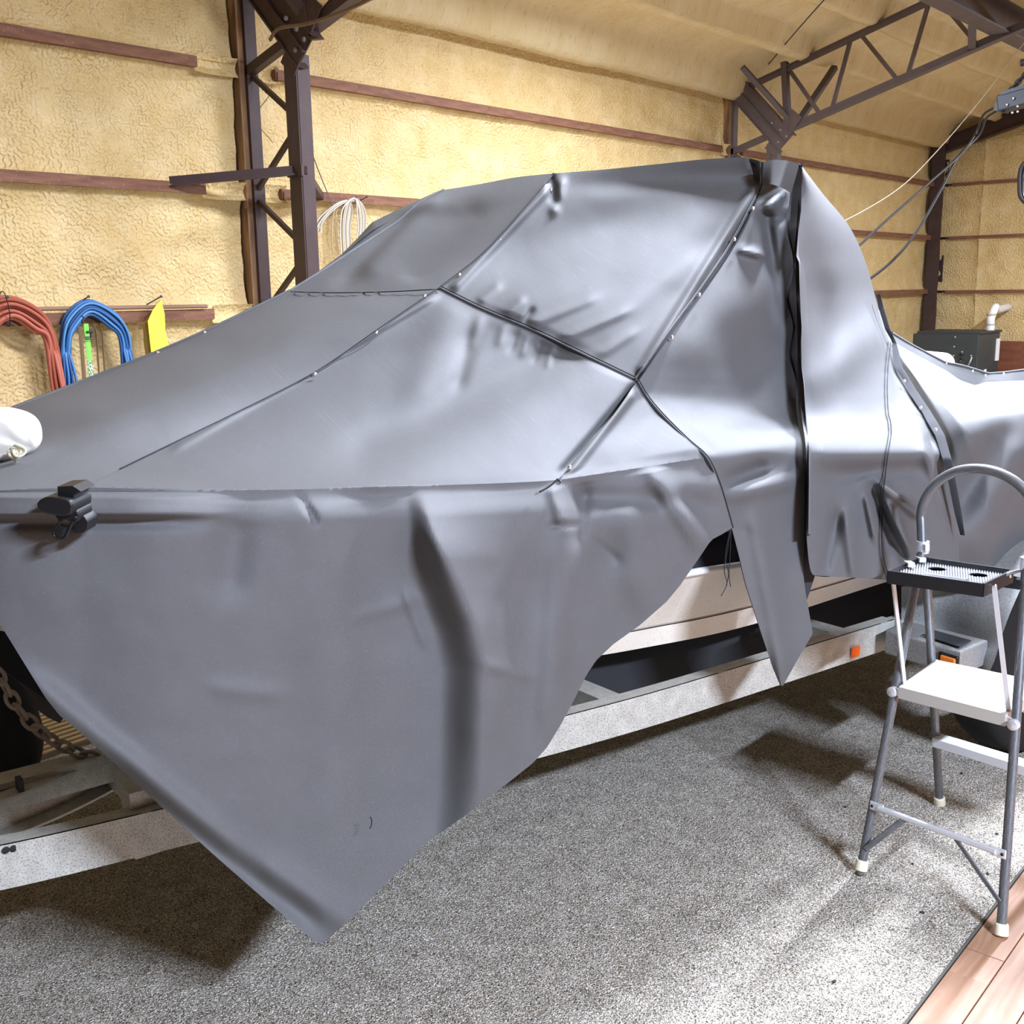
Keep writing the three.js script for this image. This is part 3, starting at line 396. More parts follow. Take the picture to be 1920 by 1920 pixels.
// ------------------------------------------------------------------ trailer
{
  const RH0 = 0.42, RH1 = 0.52, t = thing('boat_trailer', 'white galvanized boat trailer frame carrying the covered boat', 'trailer', boat(2, -2.95, 0));
  const near = [[-0.35, -2.62], [0.1, -2.44], [0.41, -2.345], [0.84, -2.275], [1.4, -2.18], [2.0, -2.11], [2.6, -2.085], [3.22, -2.07]];
  const far = [[-0.35, -2.68], [0.1, -2.62], [0.46, -2.62], [0.74, -2.72], [1.4, -3.2], [2.0, -3.6], [2.6, -3.8], [3.3, -3.83]];
  const rail = (pts, out) => {                         // C-channel: web outside, flanges inwards
    const cr = new THREE.CatmullRomCurve3(pts.map(([a, p]) => boat(a, p, 0))), n = 60, mk = (d0, d1, h0, h1) => { const g = gridGeo(n, 3, (u, v) => { const c = cr.getPoint(u), tg = cr.getTangent(u), nn = V3(-tg.z, 0, tg.x).multiplyScalar(out); const q = [[d0, h0], [d1, h0], [d1, h1], [d0, h1]][Math.round(v * 3)]; const w = c.clone().addScaledVector(nn, -q[0]); w.y = q[1]; w.u = u * 3; w.v = v * 0.2; return w; }); const f = toCreasedNormals(g, 0.5); return f; };
    return [mk(0.006, 0, RH0, RH1), mk(0, 0.05, RH1 - 0.006, RH1), mk(0, 0.05, RH0, RH0 + 0.006)];
  };
  M.galv2 = M.galv.clone(); M.galv2.side = THREE.DoubleSide;
  part('side_rail', rail(near, 1), M.galv2, t); part('side_rail', rail(far, -1), M.galv2, t);
  const cross = (a, p0, p1, h = 0.47) => bar(boat(a, p0, h), boat(a, p1, h), 0.07, 0.08);
  for (const [a, p0, p1] of [[0.78, -2.31, -2.72], [2.0, -2.13, -3.58], [3.0, -2.09, -3.8], [4.6, -2.1, -3.8]]) part('crossmember', cross(a, p0, p1), M.galv, t);
  part('post', [bar(boat(0.72, -2.36, 0.4), boat(0.72, -2.36, 0.56), 0.065, 0.065, PL)], M.galv, t);
  part('tongue', bar(boat(-1.2, -2.66, 0.5), boat(0.9, -2.66, 0.5), 0.07, 0.07), M.galv, t);
  part('side_rail', bar(boat(3.26, -2.1, 0.455), boat(5.6, -2.1, 0.455), 0.06, 0.1), M.galv, t);
  part('side_rail', bar(boat(3.26, -3.8, 0.455), boat(5.6, -3.8, 0.455), 0.06, 0.1), M.galv, t);
  for (const a of [2.78, 2.84]) part('bunk_post', bar(boat(a, -2.28, 0.5), boat(a, -2.28, 0.68), 0.05, 0.02, PL), M.darkSteel, t);
  part('shade_bunk', bar(boat(1.1, -2.40, 0.47), boat(4.8, -2.40, 0.47), 0.05, 0.3), std({ color: 0x26272a, roughness: 0.95 }), t);  // both boards made deep and black in place of the dark under the hull
  part('shade_bunk', bar(boat(1.1, -3.5, 0.47), boat(4.8, -3.5, 0.47), 0.05, 0.3), std({ color: 0x26272a, roughness: 0.95 }), t);
  const rw = at(1604, 1222, 'p', -2.068); part('reflector', bar(rw.clone().addScaledVector(B, -0.021), rw.clone().addScaledVector(B, 0.021), 0.006, 0.034, V3(0, 1, 0)), M.amber, t, 'orange reflector');
  for (const [px, py] of [[11, 1594], [25, 1591], [137, 1564], [145, 1563]]) part('hole', lathe([[0, 0.001], [0.008, 0.001], [0.008, 0]], 10, at(px, py, 'p', -2.338), PL), M.black, t);
  part('clip', bar(boat(0.52, -2.6, 0.515), boat(0.52, -2.6, 0.55), 0.012, 0.03, PL), M.darkSteel, t);
  // fender with a step, side lamp and the wheel inside it
  const wa = 3.69, wp = -1.86, wh = 0.352, R = 0.35;
  const plastic = std({ map: tex(256, 256, (x, y) => { const s = hash(x, y, 3); const d = s > 0.93 ? -34 : s < 0.06 ? 26 : 0, k = fbm(x / 40, y / 40, 2); return [132 + 30 * k + d, 134 + 30 * k + d, 132 + 30 * k + d]; }, true, 1.5, 1.5), roughness: 0.5 });
  const arch = (r, th) => { const g = gridGeo(40, 6, (u, v) => { const A = lerp(0.95, Math.PI + 0.25, u), rr = r + th; const p = boat(wa - Math.cos(A) * rr * 1.06, lerp(wp + 0.11, wp - 0.22, v), wh + Math.sin(A) * rr); p.u = u; p.v = v * 0.3; return p; }); return g; };
  const f = part('fender', [arch(R, 0.075), arch(R, 0.06)], (() => { const m = plastic.clone(); m.side = THREE.DoubleSide; return m; })(), t, 'grey speckled fender');
  // fender cheek: the front of the fender runs down into the step
  const S = (px, py, p) => at(px, py, 'p', p);
  const cheek = gridGeo(24, 16, (u, v) => { const c = [[[1690, 1100, -2.06], [1770, 1095, -1.97], [1850, 1098, -1.83], [1913, 1106, -1.72]], [[1690, 1130, -2.07], [1765, 1132, -1.97], [1835, 1140, -1.83], [1893, 1152, -1.715]], [[1690, 1162, -2.08], [1760, 1178, -1.98], [1825, 1190, -1.83], [1876, 1200, -1.71]], [[1690, 1195, -2.06], [1760, 1210, -1.96], [1825, 1225, -1.8], [1866, 1235, -1.705]], [[1740, 1235, -1.98], [1790, 1245, -1.9], [1830, 1256, -1.78], [1854, 1263, -1.72]]];
    const crs = (a, b, d, e, f) => { const f2 = f * f, f3 = f2 * f, m0 = (d - a) / 2, m1 = (e - b) / 2; return (2 * f3 - 3 * f2 + 1) * b + (f3 - 2 * f2 + f) * m0 + (3 * f2 - 2 * f3) * d + (f3 - f2) * m1; }, row = j => { const k = u * 3, i = Math.min(2, Math.floor(k)), f = k - i, r = c[clamp(j, 0, 4)]; return [0, 1, 2].map(n => crs(r[Math.max(0, i - 1)][n], r[i][n], r[i + 1][n], r[Math.min(3, i + 2)][n], f)); };
    const k = v * 4, j = Math.min(3, Math.floor(k)), g = k - j, R4 = [row(j - 1), row(j), row(j + 1), row(j + 2)]; const q = [0, 1, 2].map(n => crs(R4[0][n], R4[1][n], R4[2][n], R4[3][n], g)); const p = S(...q); p.u = u * 0.5; p.v = v * 0.3; return p; }, 1, true);
  part('cheek', cheek, (() => { const m = plastic.clone(); m.side = THREE.DoubleSide; return m; })(), f);
  const T = [[1666, 1181], [1799, 1221], [1847, 1200], [1700, 1164]].map(([x, y]) => at(x, y, 'h', 0.52)), ss = new THREE.Shape(T.map(w => new THREE.Vector2(w.x, -w.z)));
  const sg = new THREE.ExtrudeGeometry(ss, { depth: 0.072, bevelEnabled: true, bevelSize: 0.006, bevelThickness: 0.006, bevelSegments: 2 }); sg.rotateX(-Math.PI / 2); sg.translate(0, 0.52 - 0.078, 0);
  const st = part('step', boxUV(sg), plastic, t, 'fender step');
  const G = [[1729, 1190], [1800, 1213], [1821, 1201], [1752, 1182]].map(([x, y]) => at(x, y, 'h', 0.529)), gs = new THREE.Shape(G.map(w => new THREE.Vector2(w.x, -w.z))), gg = new THREE.ExtrudeGeometry(gs, { depth: 0.003, bevelEnabled: false }); gg.rotateX(-Math.PI / 2); gg.translate(0, 0.527, 0);
  part('grip_pad', gg, std({ color: 0x2b2d31, roughness: 0.95 }), st, 'black grip tape');
  const fd = T[1].clone().sub(T[0]).normalize(), fn = V3(-fd.z, 0, fd.x), lp = T[0].clone().lerp(T[1], 0.885).add(V3(0, -0.036, 0)).addScaledVector(fn, 0.008);
  part('lamp_bezel', bar(lp.clone().addScaledVector(fd, -0.036), lp.clone().addScaledVector(fd, 0.036), 0.012, 0.04, V3(0, 1, 0), 0.005), M.black, st);
  part('marker_lens', bar(lp.clone().addScaledVector(fd, -0.024).addScaledVector(fn, 0.007), lp.clone().addScaledVector(fd, 0.03).addScaledVector(fn, 0.007), 0.012, 0.026, V3(0, 1, 0), 0.005), phys({ color: 0xe07b22, roughness: 0.2, clearcoat: 1 }), st, 'amber lamp lens');
  const wc = boat(wa, wp, wh);
  const w = part('tyre', lathe([[0.19, -0.09], [0.27, -0.1], [0.33, -0.085], [0.347, -0.05], [0.35, 0], [0.347, 0.05], [0.33, 0.085], [0.27, 0.1], [0.19, 0.09]], 48, wc, PL), M.rubber, t);
  const rim = [lathe([[0.202, 0.09], [0.212, 0.094], [0.205, 0.08], [0.19, 0.06], [0.185, -0.05]], 48, wc, PL)];
  const rmat = M.white.clone(); rmat.side = THREE.DoubleSide; part('rim', rim, rmat, w, 'white painted rim');
  const sh = new THREE.Shape(); sh.absarc(0, 0, 0.192, 0, 7); 
  for (let i = 0; i < 8; i++) { const A = i * Math.PI / 4 + 0.2, h = new THREE.Path(), q = (r, d) => [Math.cos(A + d) * r, Math.sin(A + d) * r]; h.moveTo(...q(0.1, 0)); h.lineTo(...q(0.165, -0.2)); h.lineTo(...q(0.165, 0.2)); h.closePath(); sh.holes.push(h); }
  const disc = new THREE.ExtrudeGeometry(sh, { depth: 0.006, bevelEnabled: false, curveSegments: 32 }); disc.applyQuaternion(new THREE.Quaternion().setFromUnitVectors(V3(0, 0, 1), PL)); const dc = wc.clone().addScaledVector(PL, 0.055); disc.translate(dc.x, dc.y, dc.z); part('spoke_disc', disc, rmat, w, 'white spoked disc');
  part('hub', lathe([[0.045, 0.05], [0.045, 0.1], [0.036, 0.125], [0, 0.13]], 20, wc, PL), std({ color: 0x4b4138, roughness: 0.6 }), w);
  const wc2 = boat(wa, -4.06, wh); part('tyre', lathe([[0.2, -0.09], [0.27, -0.1], [0.33, -0.085], [0.35, 0], [0.33, 0.085], [0.27, 0.1], [0.2, 0.09]], 40, wc2, PL), M.rubber, t);
  part('axle', rod(boat(wa, -1.9, wh), boat(wa, -4.0, wh), 0.03), M.darkSteel, t);
  part('jack_leg', rod(boat(-0.7, -2.66, 0.0), boat(-0.7, -2.66, 0.75), 0.03), M.galv, t);
}
{ // spare tyre under the bow, chain, ribbed board
  const c = at(-103, 1402, 'h', 0.285), c2 = boat(0.52, -3.42, 0.285); const axis = V3(0.6, 0, 0.5).normalize();
  const t = thing('tyre', 'black tyre standing on the carpet under the bow, at the left edge', 'tyre', c.clone());
  part('carcass', lathe([[0.17, -0.085], [0.235, -0.095], [0.272, -0.075], [0.283, 0], [0.272, 0.075], [0.235, 0.095], [0.17, 0.085], [0.165, 0]], 56, c, axis), M.rubber, t);
  part('wheel_disc', lathe([[0, 0.03], [0.06, 0.04], [0.15, 0.02], [0.172, 0.06], [0.172, -0.06]], 36, c, axis), M.black, t);
  const A = at(-40, 1225, 'p', -2.75), Cc = at(196, 1424, 'h', 0.52), pts = [A, at(0, 1272, 'p', -2.72), at(35, 1330, 'p', -2.7), at(70, 1366, 'p', -2.68), at(110, 1394, 'p', -2.67), at(150, 1412, 'p', -2.66), Cc];
  const ch = thing('safety_chain', 'grey galvanized chain hanging from the bow down to the trailer', 'chain', A.clone()), cr = new THREE.CatmullRomCurve3(pts), n = Math.round(cr.getLength() / 0.034);
  for (let i = 0; i <= n; i++) { const g = new THREE.TorusGeometry(0.0135, 0.0048, 8, 18); g.scale(1, 1.55, 1); g.rotateY(i % 2 ? 1.5 : 0.1); g.applyQuaternion(new THREE.Quaternion().setFromUnitVectors(V3(0, 1, 0), cr.getTangentAt(i / n))); const p = cr.getPointAt(i / n); g.translate(p.x, p.y, p.z); part('link', g, std({ color: 0x8d8579, roughness: 0.55, metalness: 0.3 }), ch); }
  const b = thing('ribbed_board', 'ribbed tan board lying on the carpet under the bow', 'board', V3(-3.95, 0, -1.95)); const tan = std({ color: 0xab956c, roughness: 0.7 });
  part('base', box(-4.35, -3.74, 0.0, 0.012, -2.9, -1.2), tan, b);
  for (let x = -4.34; x < -3.75; x += 0.041) { const g = new RoundedBoxGeometry(0.024, 0.016, 1.7, 2, 0.006); g.translate(x + 0.014, 0.016, -2.05); part('rib', boxUV(g), tan, b); }
}
// ------------------------------------------------------------------ hull
{
  const t = thing('boat', 'white fibreglass boat hull with dark band under the grey cover', 'boat', boat(2.5, -2.95, 0.6));
  const S = [[0.18, 0.02, 1.08, 0.05, 1.06, 0.08, 1.16], [0.5, 0.1, 0.95, 0.36, 1.02, 0.62, 1.08], [0.9, 0.2, 0.83, 0.56, 0.96, 0.8, 1.05], [1.3, 0.42, 0.72, 0.68, 0.9, 0.88, 1.03], [1.6, 0.60, 0.665, 0.74, 0.83, 0.91, 1.02], [1.84, 0.72, 0.64, 0.775, 0.72, 0.925, 0.90], [2.2, 0.78, 0.625, 0.805, 0.69, 0.935, 0.875], [2.54, 0.8, 0.615, 0.82, 0.68, 0.94, 0.855], [3.2, 0.82, 0.635, 0.84, 0.69, 0.95, 0.83], [4.0, 0.82, 0.64, 0.84, 0.69, 0.95, 0.84], [5.7, 0.8, 0.64, 0.82, 0.69, 0.93, 0.85]];
  const cr = k => new THREE.CatmullRomCurve3(S.map(s => V3(s[0], s[1 + 2 * k], s[2 + 2 * k])), false, 'centripetal'), [c0, c1, c2] = [cr(0), cr(1), cr(2)];
  const keel = new THREE.CatmullRomCurve3([[0.18, 1.05], [0.5, 0.85], [0.9, 0.7], [1.5, 0.58], [2.4, 0.52], [4, 0.52], [5.7, 0.52]].map(q => V3(q[0], 0, q[1])));
  const strip = (f, g, nv, dh0 = 0, dh1 = 0) => [1, -1].map(s => gridGeo(90, nv, (u, v) => { const a = f(u), b = g(u), q = a.clone().lerp(b, v); const p = boat(q.x, -2.95 + s * q.y, q.z + lerp(dh0, dh1, v)); p.u = q.x; p.v = q.z; return p; }));
  for (const g of strip(u => keel.getPoint(u), u => c0.getPoint(u), 3)) part('bottom', g, M.hull, t);
  for (const g of strip(u => c0.getPoint(u), u => c1.getPoint(u), 2)) part('chine', g, M.hull, t);
  for (const g of strip(u => c1.getPoint(u).add(V3(0, 0, 0.004)), u => c2.getPoint(u), 6)) part('side', g, M.hull, t);
  const up = (u, dy, dz) => c2.getPoint(u).add(V3(0, dy, dz));
  for (const g of strip(u => up(u, 0.0, 0.012), u => up(u, -0.03, 0.10), 2)) part('dark_band', g, M.hullDark, t, 'dark band above the rub rail');
  for (const g of strip(u => up(u, -0.026, 0.10), u => up(u, -0.03, 0.11), 1)) part('band_trim', g, M.alu, t);
  for (const g of strip(u => up(u, -0.03, 0.11), u => up(u, -0.06, 0.2), 2)) part('topside', g, std({ color: 0x6d6e72, roughness: 0.6, side: THREE.DoubleSide }), t, 'charcoal topside');
  for (const s of [1, -1]) part('rub_rail', new THREE.TubeGeometry(new THREE.CatmullRomCurve3([...Array(40).keys()].map(i => { const q = c2.getPoint(i / 39); return boat(q.x, -2.95 + s * (q.y + 0.002), q.z + 0.004); })), 120, 0.011, 8), M.white, t);
  for (const g of strip(u => up(u, -0.06, 0.2).multiply(V3(1, 0, 1)), u => up(u, -0.06, 0.2), 2)) part('deck', g, M.hull, t);
  { const c = at(1736, 690, 'p', -3.3), g = new RoundedBoxGeometry(0.2, 0.17, 0.3, 4, 0.06); g.rotateY(0.9); g.translate(c.x, c.y, c.z); part('seat_back', g, M.cream, t, 'cream seat back showing over the cover edge'); }
  const e = S[S.length - 1]; part('transom', bar(boat(5.7, -2.95 - 0.9, 0.85), boat(5.7, -2.95 + 0.9, 0.85), 0.03, 0.4), M.hull, t);
  for (const g of strip(u => c1.getPoint(u).add(V3(0, 0.003, 0.004)), u => c1.getPoint(u).add(V3(0, 0.003, 0.01)), 1)) part('decal_line', g, std({ color: 0x8a857c, roughness: 0.6, side: THREE.DoubleSide }), t);
}
// ------------------------------------------------------------------ the cover
// every patch is laid out by measured points [px, py, sideways position on the boat]; folds push the cloth in and out
const cover = thing('boat_cover', 'grey vinyl cover draped over the boat with stitched panels and hanging flaps', 'boat cover', boat(2, -2.95, 1.3));
const crv = (pts) => { const c = new THREE.CatmullRomCurve3(pts.map(q => V3(q[0], q[1], q[2] * 300)), false, 'centripetal'); c.arcLengthDivisions = 400; return u => { const p = c.getPointAt(clamp(u, 0, 1)); return [p.x, p.y, p.z / 300]; }; };
const seg01 = (pts) => { const L = [0]; for (let i = 1; i < pts.length; i++) L.push(L[i - 1] + Math.hypot(pts[i][0] - pts[i - 1][0], pts[i][1] - pts[i - 1][1])); return u => { const d = clamp(u, 0, 1) * L[L.length - 1]; let i = 0; while (i < pts.length - 2 && L[i + 1] < d) i++; const f = (d - L[i]) / (L[i + 1] - L[i]); return pts[i].map((q, n) => lerp(q, pts[i + 1][n], f)); }; };
const FOLDS = [];    // [x0, y0, x1, y1, width px, metres outwards, end softness px]
function folds(x, y, list) {
  let s = 0;
  for (const [x0, y0, x1, y1, w, d, e = 60, w2] of list) {
    const dx = x1 - x0, dy = y1 - y0, L = Math.hypot(dx, dy), t = ((x - x0) * dx + (y - y0) * dy) / L, n = ((x - x0) * dy - (y - y0) * dx) / L;
    if (t < -2.5 * e || t > L + 2.5 * e || Math.abs(n) > 3.5 * w) continue;
    const ww = w2 ? lerp(w, w2, clamp(t / L, 0, 1)) : w, et = t < 0 ? Math.exp(-t * t / (e * e)) : t > L ? Math.exp(-((t - L) ** 2) / (e * e)) : 1;
    s += d * et * Math.exp(-n * n / (ww * ww));
  }
  return s;
}
const ripple = (x, y, k = 1) => k * (0.010 * fbm(x / 170, y / 150, 3, 2) + 0.003 * fbm(x / 60, y / 66, 9, 2));
const cp = (q, list, k) => at(q[0], q[1], 'p', q[2] + (list ? folds(q[0], q[1], list) : 0) + (k ? ripple(q[0], q[1], k) : 0));
const allPanels = [];
function clothPanel(name, nu, nv, fn, o = {}) {         // fn(u, v) -> [px, py, p] or a Vector3
  const g = gridGeo(nu, nv, (u, v) => { const q = fn(u, v), p = Array.isArray(q) ? cp(q, o.folds, o.ripple ?? 1) : q; const d = V3(p.x, p.y, p.z); d.u = d.dot(B); d.v = p.y + 0.4 * d.dot(PL); return d; });
  const n = g.attributes.normal, p = g.attributes.position; let s = 0; for (let i = 0; i < n.count; i += 7) s += n.getX(i) * (0 - p.getX(i)) + n.getY(i) * (EYE - p.getY(i)) + n.getZ(i) * (0 - p.getZ(i));
  if ((o.away ? -s : s) < 0) { const id = g.index.array; for (let i = 0; i < id.length; i += 3) { const t = id[i]; id[i] = id[i + 1]; id[i + 1] = t; } g.computeVertexNormals(); }
  allPanels.push([name, g, { ...o, grid: [nu, nv] }]); return g;
}
// main curves
const S2lo = crv([[158, 914, -1.98], [200, 893, -2.12], [330, 830, -2.36], [440, 777, -2.47], [590, 700, -2.54], [715, 615, -2.59], [825, 540, -2.62]]);
const S2hi = crv([[825, 540, -2.62], [905, 477, -2.65], [985, 390, -2.68], [1040, 325, -2.7]]);
const S1lo = crv([[-330, 905, -3.62], [-160, 845, -3.44], [0, 775, -3.38], [150, 717, -3.4], [295, 660, -3.36], [383, 622, -3.33], [545, 545, -3.3]]);
const S1hi = crv([[545, 545, -3.3], [612, 503, -3.31], [662, 470, -3.32], [712, 438, -3.33], [748, 414, -3.33], [780, 386, -3.32], [832, 356, -3.3]]);
const SIL = seg01([[545, 545, -3.3], [590, 514, -3.4], [640, 477, -3.46], [670, 447, -3.5], [697, 417, -3.5], [760, 386, -3.42], [824, 357, -3.32], [832, 356, -3.3]]);
const TOP = crv([[1040, 325, -2.7], [1130, 318, -2.6], [1230, 308, -2.5], [1330, 298, -2.38], [1400, 296, -2.3], [1430, 304, -2.26]]);
const CT = crv([[832, 356, -3.3], [900, 345, -3.1], [970, 332, -2.88], [1040, 325, -2.7]]);
const S3hi = crv([[1195, 713, -2.10], [1250, 634, -2.13], [1310, 553, -2.18], [1370, 465, -2.24], [1411, 388, -2.26], [1430, 345, -2.28], [1430, 304, -2.26]]);
const S3lo = crv([[1046, 900, -1.90], [1060, 886, -1.93], [1100, 836, -1.99], [1145, 785, -2.04], [1195, 713, -2.10]]);
const XS = crv([[825, 540, -2.62], [900, 577, -2.5], [1000, 619, -2.36], [1110, 672, -2.2], [1195, 713, -2.10]]);
const XC = crv([[545, 545, -3.3], [620, 547, -3.1], [730, 545, -2.82], [825, 540, -2.62]]);
const GUN = crv([[158, 914, -1.98], [300, 917, -1.93], [440, 919, -1.91], [580, 917, -1.9], [700, 913, -1.895], [880, 908, -1.89], [1000, 903, -1.89], [1046, 900, -1.90]]);
const TS = crv([[1195, 713, -2.10], [1212, 742, -2.08], [1240, 776, -2.03], [1290, 826, -1.93], [1325, 858, -1.88], [1345, 900, -1.87], [1372, 990, -1.88]]);
const GUN2 = crv([[1046, 900, -1.90], [1120, 889, -1.9], [1200, 877, -1.89], [1270, 866, -1.885], [1325, 858, -1.88]]);
function coons(D, Bc, A, C) { const P00 = D(0), P10 = D(1), P01 = Bc(0), P11 = Bc(1); return (u, v) => { const d = D(u), b = Bc(u), a = A(v), c = C(v); return [0, 1, 2].map(k => (1 - v) * d[k] + v * b[k] + (1 - u) * a[k] + u * c[k] - ((1 - u) * (1 - v) * P00[k] + u * (1 - v) * P10[k] + (1 - u) * v * P01[k] + u * v * P11[k])); }; }
const cut = (c, a, b) => u => c(lerp(a, b, u)), rev = c => u => c(1 - u);
const deckFolds = [
  [690, 835, 1060, 650, 42, -0.03, 60], [800, 860, 1110, 720, 60, 0.014, 90], [560, 690, 900, 640, 34, -0.012, 70], [880, 640, 860, 710, 16, -0.012, 24], [840, 600, 790, 720, 40, 0.015, 60],
  [945, 612, 938, 640, 9, 0.006, 10], [968, 625, 960, 650, 7, -0.006, 10], [990, 634, 982, 660, 8, 0.006, 10], [1012, 648, 1004, 672, 7, -0.005, 10], [900, 598, 886, 640, 10, 0.007, 14], [1035, 655, 1028, 680, 7, 0.006, 10],
  [340, 834, 810, 558, 9, 0.02, 20], [1060, 880, 1190, 728, 8, -0.025, 12],
];
const wsFolds = [
  [1010, 560, 1290, 420, 54, 0.02, 80], [1000, 480, 1300, 380, 54, -0.02, 80], [1090, 622, 1290, 500, 30, 0.01, 50], [1030, 330, 1040, 372, 9, -0.02, 14], [1052, 345, 1040, 392, 9, 0.012, 12], [860, 530, 1020, 360, 9, 0.018, 20],
  [1000, 606, 1100, 566, 10, 0.008, 26], [1060, 632, 1160, 590, 9, 0.008, 26], [1125, 665, 1180, 630, 9, 0.006, 20], [1418, 350, 1205, 690, 9, 0.02, 14], [905, 560, 930, 540, 9, 0.008, 12], [950, 590, 975, 566, 9, 0.008, 12], [985, 600, 995, 585, 6, -0.01, 8],
  [1412, 305, 1426, 355, 6, -0.02, 10],
];
const cFolds = [[700, 500, 800, 390, 26, 0.06, 30], [640, 535, 740, 420, 20, -0.05, 30], [780, 510, 880, 400, 30, -0.04, 30], [300, 780, 600, 640, 40, -0.02, 60]];
const PA = clothPanel('deck_panel', 150, 80, (() => { const c = coons(GUN, XS, S2lo, S3lo); return (u, v) => { const q = c(u, v); q[2] += folds(q[0], q[1], deckFolds) * sstep(0, 0.1, v) * sstep(0, 0.05, 1 - v); return q; }; })(), {});
const PB = clothPanel('windscreen_panel', 120, 90, (() => { const c = coons(XS, TOP, S2hi, S3hi); return (u, v) => { const q = c(u, v); q[2] += folds(q[0], q[1], wsFolds) * sstep(0, 0.05, v); return q; }; })(), {});
const ruled = (Lc, Rc, camber, bow) => (u, v) => { const a = Lc(v), b = Rc(v), pa = cp(a), pb = cp(b), p = pa.clone().lerp(pb, u); p.y += camber * 4 * u * (1 - u); p.addScaledVector(B, -bow * Math.max(0, 1 - v / 0.4) ** 1.6 * 4 * u * (1 - u)); const c = V3(p.x, p.y, p.z); 
  // folds lift this panel straight up
  const q = c.clone().sub(V3(0, EYE, 0)), z = q.dot(camF), px = CX + F * q.dot(camR) / z, py = CY + F * q.dot(camD) / z; const e = Math.min(1, 6 * u, 6 * (1 - u)); p.y += e * (folds(px, py, cFolds) * 0.25 + 0.008 * fbm(px / 150, py / 90, 4, 2)); return p; };
const bowC = crv([[-330, 905, -3.62], [-318, 918, -3.1], [-250, 927, -2.55], [-160, 926, -2.2], [-80, 923, -2.09], [0, 920, -2.035], [80, 917, -2.003], [158, 914, -1.98]]);
let bow0 = 0; while (bowC(bow0)[0] < -249 && bow0 < 1) bow0 += 0.002;
const coons3 = (D, Bc, A, C, camber) => (u, v) => { const d = cp(D(u)), b = cp(Bc(u)), a = cp(A(v)), c = cp(C(v)), P = (q, w) => q.clone().multiplyScalar(w), q00 = cp(D(0)), q10 = cp(D(1)), q01 = cp(Bc(0)), q11 = cp(Bc(1));
  const p = P(d, 1 - v).add(P(b, v)).add(P(a, 1 - u)).add(P(c, u)).sub(P(q00, (1 - u) * (1 - v))).sub(P(q10, u * (1 - v))).sub(P(q01, (1 - u) * v)).sub(P(q11, u * v)); p.y += camber * 16 * u * (1 - u) * v * (1 - v);
  const q = V3(p.x, p.y - EYE, p.z), z = q.dot(camF), px = CX + F * q.dot(camR) / z, py = CY + F * q.dot(camD) / z, e = Math.min(1, 6 * u, 6 * (1 - u), 6 * v, 6 * (1 - v)); p.y += e * (folds(px, py, cFolds) * 0.2 + 0.006 * fbm(px / 150, py / 90, 4, 2)); return p; };
const PC = clothPanel('bow_panel', 70, 120, coons3(bowC, XC, S1lo, S2lo, 0.01));
const PD = clothPanel('centre_panel', 60, 80, coons3(XC, CT, S1hi, S2hi, 0.0));
clothPanel('edge_panel', 20, 80, (() => { const f = ruled(S1hi, SIL, 0, 0); return (u, v) => { const a = cp(S1hi(v)), b = cp(SIL(v)); return a.lerp(b, u); }; })());
// ---- near skirt: from the gunwale down to the hem
const gunAll = cut(bowC, bow0, 1);
const skTop = [], skHem = []; {
  const push = (c, n, skip) => { for (let i = skip ? 1 : 0; i <= n; i++) skTop.push(c(i / n)); };
  push(gunAll, 40); push(GUN, 150, 1); push(GUN2, 40, 1); push(cut(TS, 0.615, 0.66), 3, 1);
}
const skT = seg01(skTop);
const TSi = (() => { let b = 0, d = 1e9; for (let i = 0; i <= 2000; i++) { const q = TS(i / 2000), e = Math.hypot(q[0] - 1325, q[1] - 858); if (e < d) { d = e; b = i / 2000; } } return b; })();
const hemPts = [[-255, 938], [-100, 1072], [0, 1170], [40, 1235], [85, 1308], [112, 1342], [140, 1364], [200, 1418], [300, 1510], [400, 1602], [500, 1690], [588, 1764], [600, 1770], [612, 1764], [660, 1720], [740, 1640], [800, 1580], [850, 1545], [900, 1508], [960, 1462], [1000, 1430], [1025, 1402], [1048, 1365], [1075, 1315], [1100, 1265], [1118, 1238], [1150, 1208], [1200, 1172], [1250, 1128], [1275, 1098], [1300, 1060], [1330, 1012], [1350, 1002], [1372, 990]];
const topX = [[-250, -255], [0, 0], [158, 150], [300, 290], [440, 430], [600, 598], [720, 735], [830, 850], [930, 960], [1046, 1085], [1150, 1180], [1250, 1275], [1325, 1372]];
const map1 = (x, T) => { let i = 0; while (i < T.length - 2 && T[i + 1][0] < x) i++; const g = k => { k = clamp(k, 0, T.length - 1); const a = T[Math.max(0, k - 1)], b = T[Math.min(T.length - 1, k + 1)]; return (b[1] - a[1]) / (b[0] - a[0]); }, h = T[i + 1][0] - T[i][0], f = (x - T[i][0]) / h, f2 = f * f, f3 = f2 * f; return (2 * f3 - 3 * f2 + 1) * T[i][1] + (f3 - 2 * f2 + f) * h * g(i) + (-2 * f3 + 3 * f2) * T[i + 1][1] + (f3 - f2) * h * g(i + 1); };
const hemAt = x => { let i = 0; while (i < hemPts.length - 2 && hemPts[i + 1][0] < x) i++; return lerp(hemPts[i][1], hemPts[i + 1][1], clamp((x - hemPts[i][0]) / (hemPts[i + 1][0] - hemPts[i][0]), 0, 1)); };
const skirtTop = (() => { const P = []; const push = (c, n, skip) => { for (let i = skip ? 1 : 0; i <= n; i++) P.push(c(i / n)); }; push(gunAll, 40); push(GUN, 150, 1); push(GUN2, 40, 1); return seg01(P); })();
